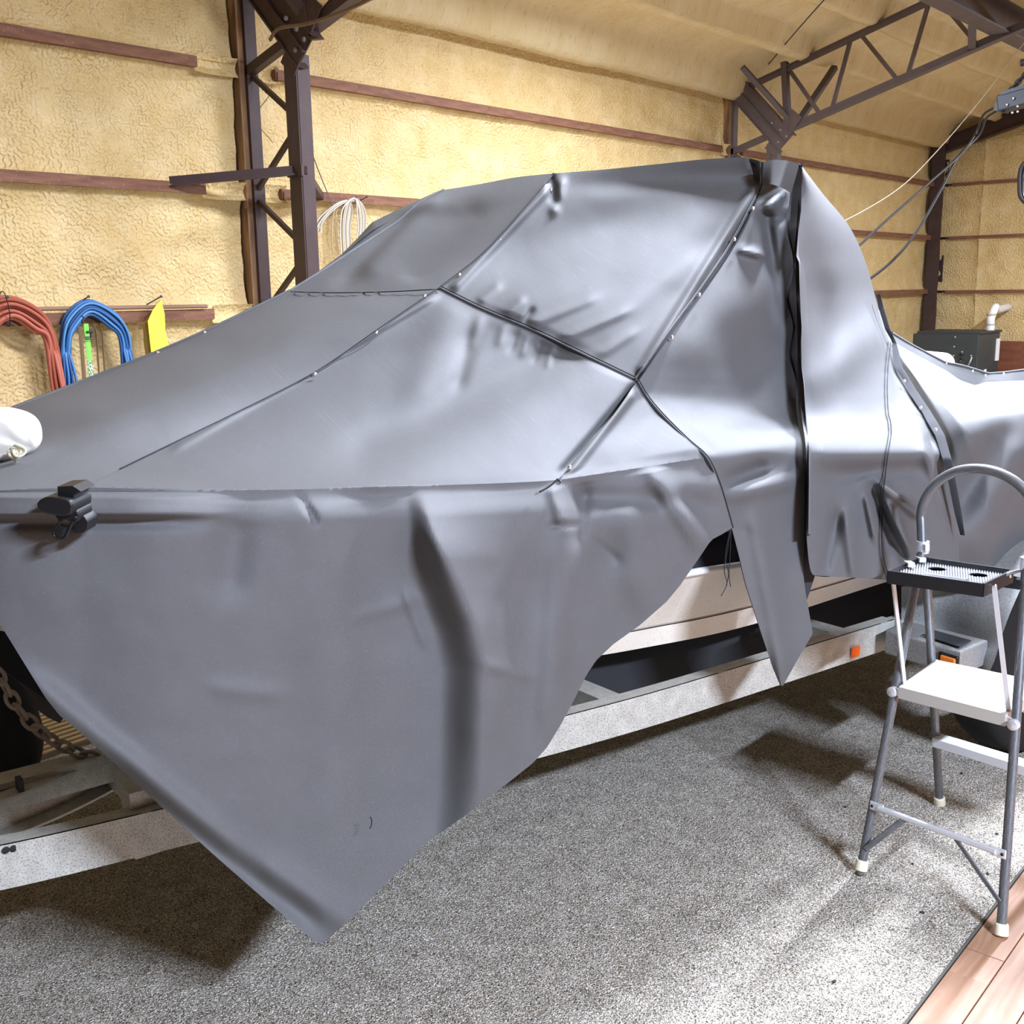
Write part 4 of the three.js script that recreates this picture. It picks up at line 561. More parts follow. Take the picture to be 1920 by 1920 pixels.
const skFolds = [
  [560, 925, 590, 975, 6, -0.012, 10], [440, 1000, 430, 1080, 40, -0.02, 40],
  [1060, 1000, 1030, 1330, 30, 0.022, 60], [985, 1100, 985, 1350, 50, -0.02, 80], [1150, 1050, 1180, 1180, 40, -0.02, 50],
  [1100, 935, 1220, 935, 24, -0.03, 30], [1092, 935, 1085, 1000, 16, -0.02, 26], [1235, 905, 1310, 1010, 20, 0.024, 40], [1190, 970, 1180, 1080, 44, 0.02, 60], [1040, 925, 1052, 970, 14, 0.018, 20], [1040, 985, 1075, 985, 7, -0.01, 10], [1280, 935, 1330, 950, 20, -0.014, 24],
  [100, 1310, 420, 1580, 24, 0.02, 80], [240, 1470, 540, 1690, 24, -0.03, 70], [520, 1650, 640, 1720, 30, 0.02, 40],
  [690, 1150, 760, 1130, 14, 0.006, 30], [765, 1125, 790, 1190, 9, 0.008, 24], [930, 1250, 980, 1265, 12, 0.008, 20], [420, 1290, 500, 1300, 18, 0.006, 30], [1120, 1020, 1150, 1045, 8, -0.006, 16], [600, 1000, 640, 1500, 60, 0.012, 140], [700, 960, 700, 1500, 50, -0.012, 140],
];
const FC = [[900, 768], [925, 776], [1000, 790], [1100, 822], [1170, 850], [1250, 868], [1350, 866], [1480, 862], [1600, 850]], FW = [[900, 12], [1000, 24], [1100, 40], [1250, 46], [1400, 44], [1600, 44]];
const lin = (x, T) => { let i = 0; while (i < T.length - 2 && T[i + 1][0] < x) i++; return lerp(T[i][1], T[i + 1][1], clamp((x - T[i][0]) / (T[i + 1][0] - T[i][0]), 0, 1)); };
const bigFold = (x, y) => { const n = x - lin(y, FC), w = lin(y, FW), a = 0.085 * sstep(905, 1050, y) * (1 - 0.3 * sstep(1300, 1600, y)); return a * sstep(-w, w, n) * Math.exp(-Math.max(0, n - w) / 120) - 0.018 * sstep(930, 1100, y) * Math.exp(-((n + w + 30) ** 2) / 5000); };
const railLip = (x, y) => { const k = 1 - sstep(240, 470, x), d = y - 918; return k * (0.035 * sstep(2, 16, d) * (1 - sstep(44, 58, d)) - 0.012 * Math.exp(-((d - 62) ** 2) / 160)); };
const skBase = (x, y, t) => { // hang: a little outwards below the rail, then plumb
  const d = y - t; return 0.03 * sstep(0, 60, d) - 0.02 * sstep(80, 700, d); };
const PE = clothPanel('skirt', 270, 170, (u, v) => { const a = skirtTop(u), hx = map1(a[0], topX), hy = hemAt(hx); const end = sstep(1180, 1325, a[0]);
  let x = lerp(a[0], hx, v), y = lerp(a[1], hy, v); if (end > 0) { const q = TS(lerp(TSi, 1, v)); const w = clamp((a[0] - 1250) / 75, 0, 1); x = lerp(x, lerp(q[0] - (1325 - a[0]), x, 0), w * w); y = lerp(y, q[1] + (a[1] - 858) * (1 - v) + (hy - 990) * v, w * w); }
  const edge = Math.min(1, v * 30); const pt = lerp(a[2], -1.88, sstep(0, 0.5, v) * sstep(1100, 1300, a[0]));
  return [x, y, pt + skBase(x, y, a[1]) * edge + (railLip(x, y) + bigFold(x, y)) * Math.min(1, v * 60) + folds(x, y, skFolds) * Math.min(1, v * 22) * (1 - sstep(1290, 1372, x) * 0.9)]; }, {});
const pfFolds = [[1070, 885, 1180, 745, 9, 0.02, 14], [1150, 850, 1280, 840, 26, 0.008, 40], [1215, 790, 1180, 850, 24, -0.006, 30]];
const PF = clothPanel('side_deck_panel', 60, 60, (u, v) => { // between the windscreen seam, the curved seam and the gunwale
  const L = S3lo(1 - v), R = TS(TSi * v), e = v; const q = [0, 1, 2].map(k => lerp(L[k], R[k], u)); if (v > 0) { const g = GUN2(u), l = [0, 1, 2].map(k => lerp(S3lo(0)[k], TS(TSi)[k], u)); for (let k = 0; k < 3; k++) q[k] += (g[k] - l[k]) * v * v; } q[2] += (1 - sstep(0.86, 1, v)) * folds(q[0], q[1], pfFolds); return q; }, {});
// ---- side panel from the windscreen seam to the slit, with its hanging flap
const SLL = [[1478, 310, -2.26], [1482, 350, -2.26], [1476, 430, -2.22], [1487, 490, -2.2], [1475, 560, -2.17], [1487, 612, -2.16], [1480, 665, -2.14], [1492, 715, -2.12], [1493, 765, -2.08], [1500, 812, -1.99], [1507, 838, -1.92], [1509, 900, -1.885], [1508, 1000, -1.88], [1507, 1080, -1.87], [1524, 1188, -1.86]];
const slL = crv(SLL);
const leftEdge = (() => { const P = []; for (let i = 40; i >= 0; i--) P.push(S3hi(i / 40)); for (let i = 1; i <= 40; i++) P.push(TS(i / 40)); P.push([1385, 1040, -1.87], [1398, 1095, -1.86], [1425, 1180, -1.85], [1448, 1250, -1.845], [1462, 1284, -1.845]); return seg01(P); })();
const rightEdge = (() => { const P = []; for (let i = 0; i <= 120; i++) P.push(slL(i / 120)); P.push([1495, 1238, -1.85], [1468, 1286, -1.845]); return seg01(P); })();
const sideFolds = [[1440, 388, 1475, 362, 12, 0.024, 14], [1425, 402, 1465, 412, 10, -0.018, 16], [1440, 430, 1460, 560, 14, -0.04, 40], [1300, 640, 1440, 560, 56, 0.014, 60], [1370, 640, 1420, 700, 40, -0.012, 50], [1230, 760, 1330, 840, 10, -0.012, 12], [1340, 850, 1490, 838, 24, 0.03, 30], [1350, 905, 1420, 880, 16, -0.03, 24], [1370, 930, 1470, 905, 18, 0.025, 24], [1420, 1000, 1460, 1230, 24, 0.025, 50], [1480, 940, 1490, 1150, 16, -0.006, 50], [1340, 480, 1300, 560, 30, -0.008, 50], [1395, 470, 1420, 476, 8, 0.03, 14]];
const PG = clothPanel('side_panel', 90, 200, (u, v) => { const L = leftEdge(v), R = rightEdge(v), q = [0, 1, 2].map(k => lerp(L[k], R[k], u)); const e = 4 * u * (1 - u); q[2] += e * (folds(q[0], q[1], sideFolds) + 0.02 * sstep(330, 420, q[1]) * (1 - sstep(700, 800, q[1]))); return q; }, {});
// crest: the small cap between the seam and the slit at the very top
const SLR = [[1499, 306, -2.2], [1499, 350, -2.2], [1497, 400, -2.17], [1494, 440, -2.15], [1489, 488, -2.13], [1493, 520, -2.12], [1496, 600, -2.1], [1497, 700, -2.06], [1503, 780, -2.0], [1510, 830, -1.87], [1513, 900, -1.845], [1512, 1000, -1.84], [1520, 1060, -1.84], [1528, 1080, -1.84]];
const slR = crv(SLR);
const RE = [[1499, 306, -2.2], [1545, 366, -2.27], [1592, 424, -2.33], [1622, 488, -2.36], [1640, 552, -2.36], [1652, 598, -2.33], [1668, 640, -2.28], [1690, 695, -2.2], [1720, 748, -2.1], [1752, 800, -1.96], [1774, 850, -1.87], [1786, 910, -1.86], [1794, 965, -1.86], [1797, 1003, -1.86], [1799, 1050, -1.86], [1801, 1105, -1.86]];
const reC = crv(RE);
const p5Folds = [[1560, 700, 1640, 620, 40, 0.03, 50], [1540, 560, 1560, 700, 30, -0.03, 60], [1520, 850, 1760, 850, 26, 0.025, 40], [1580, 890, 1700, 880, 20, -0.025, 40], [1565, 980, 1545, 1060, 14, -0.02, 30], [1590, 985, 1600, 1060, 14, 0.025, 30], [1640, 930, 1665, 1020, 10, -0.035, 20], [1660, 915, 1715, 960, 10, 0.03, 20], [1655, 960, 1690, 1040, 10, -0.03, 20], [1670, 960, 1700, 1020, 9, 0.025, 18], [1628, 940, 1640, 1000, 9, 0.025, 16], [1622, 900, 1650, 890, 9, 0.012, 14], [1700, 720, 1780, 980, 14, 0.02, 30], [1745, 830, 1790, 990, 9, -0.03, 16]];
const PH = clothPanel('cabin_panel', 110, 180, (u, v) => { const L = slR(v), R = reC(v), vv = v; const q = [0, 1, 2].map(k => lerp(L[k], R[k], u)); if (v > 0.9) { const t = (v - 0.9) / 0.1, hx = q[0], hem = hx < 1665 ? lerp(1079, 1087, (hx - 1525) / 140) : lerp(1087, 1106, (hx - 1665) / 135); q[1] = lerp(q[1], hem, t * t); } const e = Math.min(1, 8 * u, 8 * (1 - u)); q[2] += e * folds(q[0], q[1], p5Folds) + 0.03 * Math.sin(Math.PI * u) * (1 - sstep(0.55, 0.7, v)); return q; }, {});
const PI = clothPanel('cockpit_panel', 120, 140, (() => {
  const top = seg01([[1622, 540, -2.7], [1655, 592, -2.7], [1676, 640, -2.72], [1735, 672, -2.76], [1775, 694, -2.8], [1800, 712, -2.82], [1828, 722, -2.84], [1850, 714, -2.86], [1920, 712, -2.87], [2080, 700, -2.87], [2300, 690, -2.87]]);
  const mid = seg01([[1632, 596, -2.5], [1672, 640, -2.36], [1700, 690, -2.3], [1740, 722, -2.3], [1800, 746, -2.3], [1850, 748, -2.3], [1920, 742, -2.3], [2080, 726, -2.3], [2300, 712, -2.3]]);
  const gun = seg01([[1726, 802, -2.1], [1770, 798, -1.95], [1800, 792, -1.9], [1850, 782, -1.89], [1920, 770, -1.89], [2080, 745, -1.89], [2300, 725, -1.89]]);
  const low = seg01([[1762, 910, -1.92], [1850, 900, -1.86], [1920, 890, -1.86], [2080, 860, -1.86], [2300, 830, -1.86]]);
  const hem = seg01([[1778, 1102, -1.9], [1850, 1110, -1.86], [1920, 1113, -1.86], [2080, 1100, -1.86], [2300, 1060, -1.86]]);
  const rows = [top, mid, gun, low, hem], K = [0, 0.25, 0.5, 0.7, 1];
  return (u, v) => { let i = 0; while (i < 3 && K[i + 1] < v) i++; const f = (v - K[i]) / (K[i + 1] - K[i]); const r = rows.map(c => c(u)), g = (k, n) => r[clamp(k, 0, 4)][n]; 
    return [0, 1, 2].map(n => { const a = g(i - 1, n), b = g(i, n), c = g(i + 1, n), d = g(i + 2, n), m0 = (c - a) * 0.4, m1 = (d - b) * 0.4, f2 = f * f, f3 = f2 * f; return (2 * f3 - 3 * f2 + 1) * b + (f3 - 2 * f2 + f) * m0 + (-2 * f3 + 3 * f2) * c + (f3 - f2) * m1; }); };
})(), { folds: [[1700, 690, 1920, 760, 16, 0.012, 40], [1830, 1000, 1920, 860, 50, 0.04, 60], [1810, 930, 1880, 820, 30, -0.02, 40]] });
// ---- the far side, hanging over the other gunwale (mostly hidden)
const FS = [[0.05, -2.95, 1.33, -3.0, 1.27, -3.0, 1.2], [0.3, -3.3, 1.33, -3.5, 1.27, -3.52, 0.95], [0.55, -3.5, 1.33, -3.86, 1.27, -3.88, 0.6], [0.73, -3.4, 1.3, -3.96, 1.23, -3.98, 0.38], [0.95, -3.4, 1.36, -4.0, 1.2, -4.0, 0.12], [1.15, -3.38, 1.46, -4.0, 1.2, -4.0, 0.3], [1.4, -3.35, 1.55, -4.0, 1.18, -4.0, 0.5], [1.65, -3.32, 1.63, -4.0, 1.17, -4.0, 0.62], [1.98, -3.4, 1.85, -4.0, 1.17, -4.0, 0.75], [2.25, -3.36, 1.98, -4.0, 1.16, -4.0, 0.8], [2.7, -3.6, 1.93, -4.0, 1.15, -4.0, 0.85], [3.1, -3.6, 1.75, -4.0, 1.12, -4.0, 0.85]];
clothPanel('side_flap', 60, 30, (u, v) => { const k = u * (FS.length - 1), i = Math.min(FS.length - 2, Math.floor(k)), f = k - i, s = FS[i].map((q, n) => lerp(q, FS[i + 1][n], f)); const p = v < 0.5 ? [lerp(s[1], s[3], v * 2), lerp(s[2], s[4], v * 2)] : [lerp(s[3], s[5], v * 2 - 1), lerp(s[4], s[6], v * 2 - 1)]; return boat(s[0], p[0], p[1]); }, { away: true });
clothPanel('roof_panel', 40, 30, (u, v) => { const L = v < 0.5 ? cp(CT(v * 2)) : cp(TOP(v * 2 - 1), wsFolds, 1), q = cp(SLR[0]); const e = boat(lerp(3.0, 2.95, v), lerp(-3.6, -2.3, v), lerp(1.86, 1.94, v)); const p = L.clone().lerp(e, u); p.y -= 0.012 * Math.sin(Math.PI * u); return p; }, { away: true });
// weld the normals where cloth simply bends
{
  const key = (x, y, z) => `${Math.round(x * 400)},${Math.round(y * 400)},${Math.round(z * 400)}`, m = new Map();
  const soft = [PE, PA, PF, PC];
  for (const g of soft) { const p = g.attributes.position, n = g.attributes.normal; for (let i = 0; i < p.count; i++) { const k = key(p.getX(i), p.getY(i), p.getZ(i)); const e = m.get(k) || [0, 0, 0, new Set()]; e[0] += n.getX(i); e[1] += n.getY(i); e[2] += n.getZ(i); e[3].add(g); m.set(k, e); } }
  for (const g of soft) { const p = g.attributes.position, n = g.attributes.normal; for (let i = 0; i < p.count; i++) { const e = m.get(key(p.getX(i), p.getY(i), p.getZ(i))); if (e[3].size > 1) { const L = Math.hypot(e[0], e[1], e[2]); n.setXYZ(i, e[0] / L, e[1] / L, e[2] / L); } } }
}
const panelMesh = {};
for (const [name, g, o] of allPanels) {
  const m = panelMesh[name] = part(name, g, M.cloth, cover);
  const l = g.clone(), p = l.attributes.position, n = l.attributes.normal; for (let i = 0; i < p.count; i++) { p.setXYZ(i, p.getX(i) - 0.0045 * n.getX(i), p.getY(i) - 0.0045 * n.getY(i), p.getZ(i) - 0.0045 * n.getZ(i)); }
  if (o.grid) { const [nu, nv] = o.grid, id = []; for (let q = 0, k = 0; q < nu * nv; q++, k += 6) { const i = q % nu, j = Math.floor(q / nu); if (i > 0 && i < nu - 1 && j > 0 && j < nv - 1) for (let e = 0; e < 6; e++) id.push(l.index.array[k + e]); } l.setIndex(id); }
  part('lining', l, M.lining, m, 'dark inner face of the cloth');
}
// stitched seams, edge flaps and snaps
const onCloth = (q, out = 0.004) => { const p = cp(q, null, 1), d = V3(0, EYE, 0).sub(p).normalize(); return p.addScaledVector(d, out); };
function seam(curve, n, r, offs, mat, name = 'seam', list = null) { for (const o of offs) { const pts = []; for (let i = 0; i <= n; i++) { const q = curve(i / n), q2 = curve(Math.min(1, i / n + 0.01)), q0 = curve(Math.max(0, i / n - 0.01)); let tx = q2[0] - q0[0], ty = q2[1] - q0[1]; const L = Math.hypot(tx, ty) || 1; const c = [q[0] - ty / L * o, q[1] + tx / L * o, q[2] + (list ? folds(q[0], q[1], list) : 0)]; pts.push(onCloth(c)); } part(name, tube(pts, r, n * 2, 5), mat, cover); } }
seam(XS, 60, 0.0016, [-4, 4], M.thread, 'stitching'); seam(XS, 60, 0.0035, [0], M.cloth, 'seam_ridge');

seam(TS, 60, 0.0018, [-3, 3], M.thread, 'stitching'); seam(TS, 60, 0.003, [0], M.cloth, 'seam_ridge');
seam(cut(S2lo, 0.12, 1), 70, 0.0014, [-2], M.thread, 'stitching', deckFolds); seam(S2hi, 40, 0.0015, [-2], M.thread, 'stitching', wsFolds);
seam(S3hi, 60, 0.0028, [1], M.thread, 'stitching', wsFolds); seam(S3lo, 40, 0.0026, [1], M.thread, 'stitching', deckFolds);
seam(S3lo, 40, 0.003, [5], M.cloth, 'seam_ridge', deckFolds); seam(S3hi, 60, 0.003, [-5], M.cloth, 'seam_ridge', wsFolds);
seam(S1lo, 60, 0.006, [0], M.cloth, 'seam_ridge'); seam(S1hi, 40, 0.006, [0], M.cloth, 'seam_ridge');
const STV = crv([[1668, 640, -2.27], [1662, 700, -2.2], [1663, 770, -2.05], [1669, 805, -1.93], [1660, 870, -1.87], [1652, 960, -1.86], [1653, 1040, -1.85], [1666, 1085, -1.85]]);
const onSurf = (geo, curve, n) => { const p = geo.attributes.position, C = []; for (let i = 0; i < p.count; i++) { const q = V3(p.getX(i), p.getY(i) - EYE, p.getZ(i)), z = q.dot(camF); C.push([CX + F * q.dot(camR) / z, CY + F * q.dot(camD) / z]); } const out = []; for (let k = 0; k <= n; k++) { const [x, y] = curve(k / n); let b = 0, d = 1e9; for (let i = 0; i < C.length; i++) { const e = (C[i][0] - x) ** 2 + (C[i][1] - y) ** 2; if (e < d) { d = e; b = i; } } const w = V3(p.getX(b), p.getY(b), p.getZ(b)).dot(PL); out.push(at(x, y, 'p', w + (curve.out ?? 0.006))); } return out; };
part('stitching', tube(onSurf(PC, Object.assign(u => { const q = XC(u); return [q[0], q[1] + 2]; }, { out: 0.02 }), 40), 0.0018, 80, 5), M.thread, cover);
for (const o of [-2.5, 2.5]) part('stitching', tube(onSurf(PH, u => { const q = STV(u); return [q[0] + o, q[1]]; }, 60), 0.0013, 120, 5), M.thread, cover);
// slit strips: fold shade put into the colour along the zip, pinched at the snaps
const zip = (Lc, Rc, n, name, mat = M.tape) => part(name, gridGeo(6, n, (u, v) => { const a = cp(Lc(v), null, 0), b = cp(Rc(v), null, 0); const p = a.lerp(b, u); return p.addScaledVector(PL, 0.01 + 0.012 * Math.sin(Math.PI * u)); }), mat, cover, 'zip strip between the panels with fold shade put into its colour');
{
  const YL = [[1481, 312], [1484, 395], [1475, 432], [1480, 480], [1490, 492], [1477, 530], [1480, 580], [1490, 614], [1480, 640], [1481, 690], [1492, 722], [1492, 790], [1500, 838], [1506, 900], [1507, 1000]], YR = [[1499, 308], [1497, 395], [1492, 432], [1488, 480], [1493, 492], [1494, 530], [1496, 580], [1498, 614], [1497, 640], [1498, 690], [1502, 722], [1506, 790], [1511, 838], [1511, 900], [1510, 1000]];
  const pz = y => { let i = 0; while (i < SLR.length - 2 && SLR[i + 1][1] < y) i++; return lerp(SLR[i][2], SLR[i + 1][2], clamp((y - SLR[i][1]) / (SLR[i + 1][1] - SLR[i][1]), 0, 1)); };
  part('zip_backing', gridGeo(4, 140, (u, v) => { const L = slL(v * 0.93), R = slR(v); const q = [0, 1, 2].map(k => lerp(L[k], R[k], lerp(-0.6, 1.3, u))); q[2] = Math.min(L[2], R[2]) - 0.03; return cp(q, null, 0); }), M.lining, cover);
  zip(seg01(SLL.slice(0, 13).map(q => [q[0] - 1, q[1], q[2] + 0.004])), seg01(YR.map(q => [q[0], q[1], pz(q[1]) + 0.01])), 120, 'zip_shade_strip');
  const RL = [[1638, 552], [1642, 575], [1655, 618], [1668, 640], [1668, 655], [1673, 690], [1690, 715], [1699, 735], [1722, 768], [1733, 790], [1748, 815], [1762, 860], [1774, 910], [1784, 960], [1795, 1002]], RR = [[1642, 552], [1650, 575], [1662, 618], [1671, 640], [1678, 655], [1688, 690], [1703, 715], [1716, 735], [1738, 768], [1752, 790], [1766, 815], [1778, 860], [1787, 910], [1796, 960], [1799, 1002]];
  const pr = y => { let i = 0; while (i < RE.length - 2 && RE[i + 1][1] < y) i++; return lerp(RE[i][2], RE[i + 1][2], clamp((y - RE[i][1]) / (RE[i + 1][1] - RE[i][1]), 0, 1)); };
  zip(seg01(RL.map(q => [q[0], q[1], pr(q[1]) + 0.02])), seg01(RR.map(q => [q[0], q[1], pr(q[1]) + 0.03])), 100, 'zip_shade_strip', M.lining);  // lining colour darkens this aft strip in place of shade
  // upright lip along the open edge of the aft panel
  const e0 = seg01([[1672, 624, -2.72], [1705, 644, -2.74], [1735, 660, -2.77], [1772, 679, -2.8], [1800, 684, -2.82], [1835, 694, -2.84], [1850, 700, -2.86], [1882, 698, -2.87], [1920, 693, -2.87], [2080, 680, -2.87], [2300, 670, -2.87]]), e1 = seg01([[1676, 642, -2.70], [1735, 674, -2.74], [1775, 698, -2.78], [1800, 716, -2.8], [1828, 724, -2.82], [1850, 714, -2.84], [1920, 714, -2.85], [2080, 702, -2.85], [2300, 692, -2.85]]);
  part('edge_lip', gridGeo(90, 6, (u, v) => { const a = e0(u), b = e1(u); return cp([0, 1, 2].map(k => lerp(a[k], b[k], v)), null, 0); }), M.cloth, cover, 'folded-up lip along the open edge');
  part('edge_cord', tube([...Array(40).keys()].map(i => cp(e0(i / 39), null, 0)), 0.005, 100, 6), M.cloth, cover);
  // cap on the crest between seam and slit
  const capG = gridGeo(20, 16, (u, v) => { const a = [[1431, 304, -2.26], [1450, 299, -2.24], [1475, 301, -2.22], [1499, 307, -2.2]], b = [[1429, 348, -2.27], [1445, 345, -2.22], [1462, 350, -2.2], [1484, 362, -2.22]], k = u * 3, i = Math.min(2, Math.floor(k)), f = k - i; const q = [0, 1, 2].map(n => lerp(lerp(a[i][n], a[i + 1][n], f), lerp(b[i][n], b[i + 1][n], f), v)); q[2] += 0.03; return cp(q, null, 0); });
  part('crest_cap', capG, M.cloth, cover);
}
const snapAt = (px, py, p, nm = 'snap') => { const c = at(px, py, 'p', p), d = V3(0, EYE, 0).sub(c).normalize(); part(nm, lathe([[0, 0.004], [0.0045, 0.003], [0.006, 0]], 10, c.clone().addScaledVector(d, 0.006), d), M.snap, cover); };
const near = (c, n, x, y) => { let b = null, d = 1e9; for (let i = 0; i <= n; i++) { const q = c(i / n), e = Math.hypot(q[0] - x, q[1] - y); if (e < d) { d = e; b = q; } } return b[2]; };
for (const [x, y] of [[445, 787], [590, 702], [705, 624], [796, 556]]) snapAt(x, y, near(S2lo, 200, x, y) + 0.01);
for (const [x, y] of [[861, 516], [937, 451], [993, 399], [1033, 357]]) snapAt(x, y, near(S2hi, 200, x, y) + 0.01);
for (const [x, y] of [[295, 662], [383, 624]]) snapAt(x, y, near(S1lo, 200, x, y) + 0.01);
for (const [x, y] of [[1412, 391], [1377, 449], [1311, 553], [1260, 633]]) snapAt(x, y, near(S3hi, 200, x, y) + 0.02);
snapAt(1068, 877, -1.93);
for (const [x, y] of [[1696, 715], [1727, 765], [1755, 806]]) snapAt(x, y, near(reC, 400, x, y) + 0.05);
for (const [x, y] of [[1700, 648], [1774, 682], [1824, 696], [1848, 704], [1882, 701]]) snapAt(x, y, -2.8);
{ // loose threads at the end of the curved seam
  const P = (x, y, p = -1.86) => at(x, y, 'p', p);
  for (const [pts, l] of [[[[1370, 992], [1364, 1030], [1358, 1070], [1363, 1095], [1352, 1118]], 'longest'], [[[1371, 992], [1369, 1040], [1367, 1080], [1370, 1100]], 'right'], [[[1369, 992], [1360, 1045], [1366, 1075], [1362, 1098]], 'middle']]) part('loose_thread', tube(pts.map(q => P(...q)), 0.0011, 40, 5), M.thread, cover);
  part('loose_thread', tube([[1046, 898], [1030, 912], [1012, 922]].map(q => P(q[0], q[1], -1.86)), 0.0022, 20, 5), M.thread, cover);
  part('loose_thread', tube([[694, 1532], [697, 1538], [696, 1548], [693, 1554]].map(q => P(q[0], q[1], -1.83)), 0.0012, 20, 5), M.thread, cover);
}
// ------------------------------------------------------------------ step ladder
{
  const FL = V3(-1.126, 0, -2.789), FR = V3(-0.723, 0, -2.729), BL = V3(-1.106, 0, -3.363), BR = V3(-0.70, 0, -3.30);
  const t = thing('step_ladder', 'grey steel step ladder with black tool tray and two white steps', 'ladder', V3(-0.92, 0, -3.0));
  const fl = h => V3(lerp(FL.x, -1.098, h / 0.92), h, lerp(FL.z, -3.052, h / 0.92)), fr = h => V3(lerp(FR.x, -0.812, h / 0.92), h, lerp(FR.z, -3.03, h / 0.92)), bl = h => V3(lerp(BL.x, -1.10, h / 0.85), h, lerp(BL.z, -3.09, h / 0.85)), br = h => V3(lerp(BR.x, -0.815, h / 0.85), h, lerp(BR.z, -3.07, h / 0.85));
  const r = 0.0125;
  part('front_leg', rod(fl(0.02), fl(0.92), r, 16), M.tubeSteel, t); part('front_leg', rod(fr(0.02), fr(0.92), r, 16), M.tubeSteel, t);
  part('back_leg', rod(bl(0.02), bl(0.87), r, 16), M.tubeSteel, t); part('back_leg', rod(br(0.02), br(0.87), r, 16), M.tubeSteel, t);
  const a = fl(0.9), b = fr(0.9), hp = []; hp.push(fl(0.86), a, V3(-1.112, 0.985, -3.065)); for (let i = 0; i <= 12; i++) { const A = Math.PI - Math.PI * i / 12; hp.push(V3(-0.953 + 0.162 * Math.cos(A), 1.0 + 0.152 * Math.sin(A), -3.068 + 0.012 * (1 + Math.cos(A)))); } hp.push(V3(-0.795, 0.985, -3.045), b, fr(0.86));
  part('hand_hoop', tube(hp, 0.0135, 90, 14), M.tubeSteel, t);
  for (const [p, d] of [[FL, fl(0.5)], [FR, fr(0.5)], [BL, bl(0.5)], [BR, br(0.5)]]) { const dir = d.clone().sub(p).normalize(); const f = part('rubber_foot', lathe([[0, 0], [0.0165, 0], [0.0185, 0.004], [0.0175, 0.028], [0.016, 0.031], [0.0125, 0.031]], 18, p.clone().addScaledVector(dir, p === FL ? 0.012 : 0.001), dir), M.cream, t, 'cream rubber foot'); if (p === FL) part('foot_pad', lathe([[0, 0], [0.012, 0], [0.013, 0.014], [0, 0.014]], 14, p, dir), std({ color: 0x6a6152, roughness: 0.8 }), f); }
  for (const [f, s] of [[fl, 'l'], [fr, 'r']]) { const c = f(0.915); part('collar', [rod(c.clone().add(V3(0, -0.018, 0)), c.clone().add(V3(0, 0.016, 0)), 0.0175, 16), bar(c.clone().add(V3(0, 0, 0.0)), c.clone().add(V3(0.022, 0.004, 0.024)), 0.012, 0.018)], M.alu, t, 'bright metal collar'); }
  // tray
  const c00 = V3(-1.113, 0.868, -2.842), c10 = V3(-0.868, 0.868, -2.86), c11 = V3(-0.853, 0.868, -3.052), c01 = V3(-1.10, 0.868, -3.05), mid = c00.clone().add(c10).add(c11).add(c01).multiplyScalar(0.25);
  const rimB = (p, q) => bar(p, q, 0.006, 0.036); const tray = part('tool_tray', [rimB(c00, c10), rimB(c10, c11), rimB(c11, c01), rimB(c01, c00)], M.black, t, 'black tool tray');
  const sh = new THREE.Shape(); const P2 = v => [v.x, -v.z]; sh.moveTo(...P2(c00)); sh.lineTo(...P2(c10)); sh.lineTo(...P2(c11)); sh.lineTo(...P2(c01)); sh.closePath();
  const U = (u, v) => c00.clone().lerp(c10, u).lerp(c01.clone().lerp(c11, u), v);
  const hole = (u, v, ru, rv, n = 18) => { const h = new THREE.Path(); for (let i = 0; i < n; i++) { const A = -2 * Math.PI * i / n, w = U(u, v).add(V3(Math.cos(A) * ru, 0, Math.sin(A) * rv)); i ? h.lineTo(...P2(w)) : h.moveTo(...P2(w)); } h.closePath(); sh.holes.push(h); };
  hole(0.28, 0.72, 0.024, 0.022); hole(0.73, 0.72, 0.024, 0.022); for (const [u, v] of [[0.08, 0.62], [0.08, 0.36], [0.92, 0.62], [0.92, 0.33], [0.84, 0.15], [0.16, 0.15]]) hole(u, v, 0.008, 0.006, 10);
  const fg = new THREE.ExtrudeGeometry(sh, { depth: 0.003, bevelEnabled: false }); fg.rotateX(-Math.PI / 2); fg.translate(0, 0.868, 0);
  part('tray_floor', fg, std({ color: 0x45474b, roughness: 0.4, metalness: 0.2 }), tray); 
  part('tray_underside', (() => { const s2 = new THREE.Shape(); s2.moveTo(...P2(c00)); s2.lineTo(...P2(c10)); s2.lineTo(...P2(c11)); s2.lineTo(...P2(c01)); const g = new THREE.ExtrudeGeometry(s2, { depth: 0.002, bevelEnabled: false }); g.rotateX(-Math.PI / 2); g.translate(0, 0.853, 0); return g; })(), M.black, tray);
  const dots = []; for (let i = 0; i < 34; i++) for (let j = 0; j < 24; j++) { const u = (i + 0.5 + (j % 2) * 0.5) / 35, v = (j + 0.5) / 24; if (Math.hypot((u - 0.28) * 0.245, (v - 0.72) * 0.2) < 0.024 || Math.hypot((u - 0.73) * 0.245, (v - 0.72) * 0.2) < 0.024) continue; if (u > 0.25 && u < 0.75 && v > 0.12 && v < 0.42) continue; const w = U(u, v); const g = new THREE.ConeGeometry(0.0028, 0.0028, 4); g.translate(w.x, 0.8724, w.z); dots.push(g); }
  const st = part('tread_studs', dots, std({ color: 0xb4b6ba, roughness: 0.4, metalness: 0.4 }), tray); st.userData.kind = 'stuff';
  part('tray_panel', [bar(U(0.27, 0.27).add(V3(0, 0.004, 0)), U(0.73, 0.27).add(V3(0, 0.004, 0)), 0.052, 0.003), bar(U(0.28, 0.31).add(V3(0, 0.006, 0)), U(0.72, 0.31).add(V3(0, 0.006, 0)), 0.006, 0.002), bar(U(0.28, 0.23).add(V3(0, 0.006, 0)), U(0.72, 0.23).add(V3(0, 0.006, 0)), 0.004, 0.002)], std({ color: 0x85888d, roughness: 0.35, metalness: 0.4 }), tray);
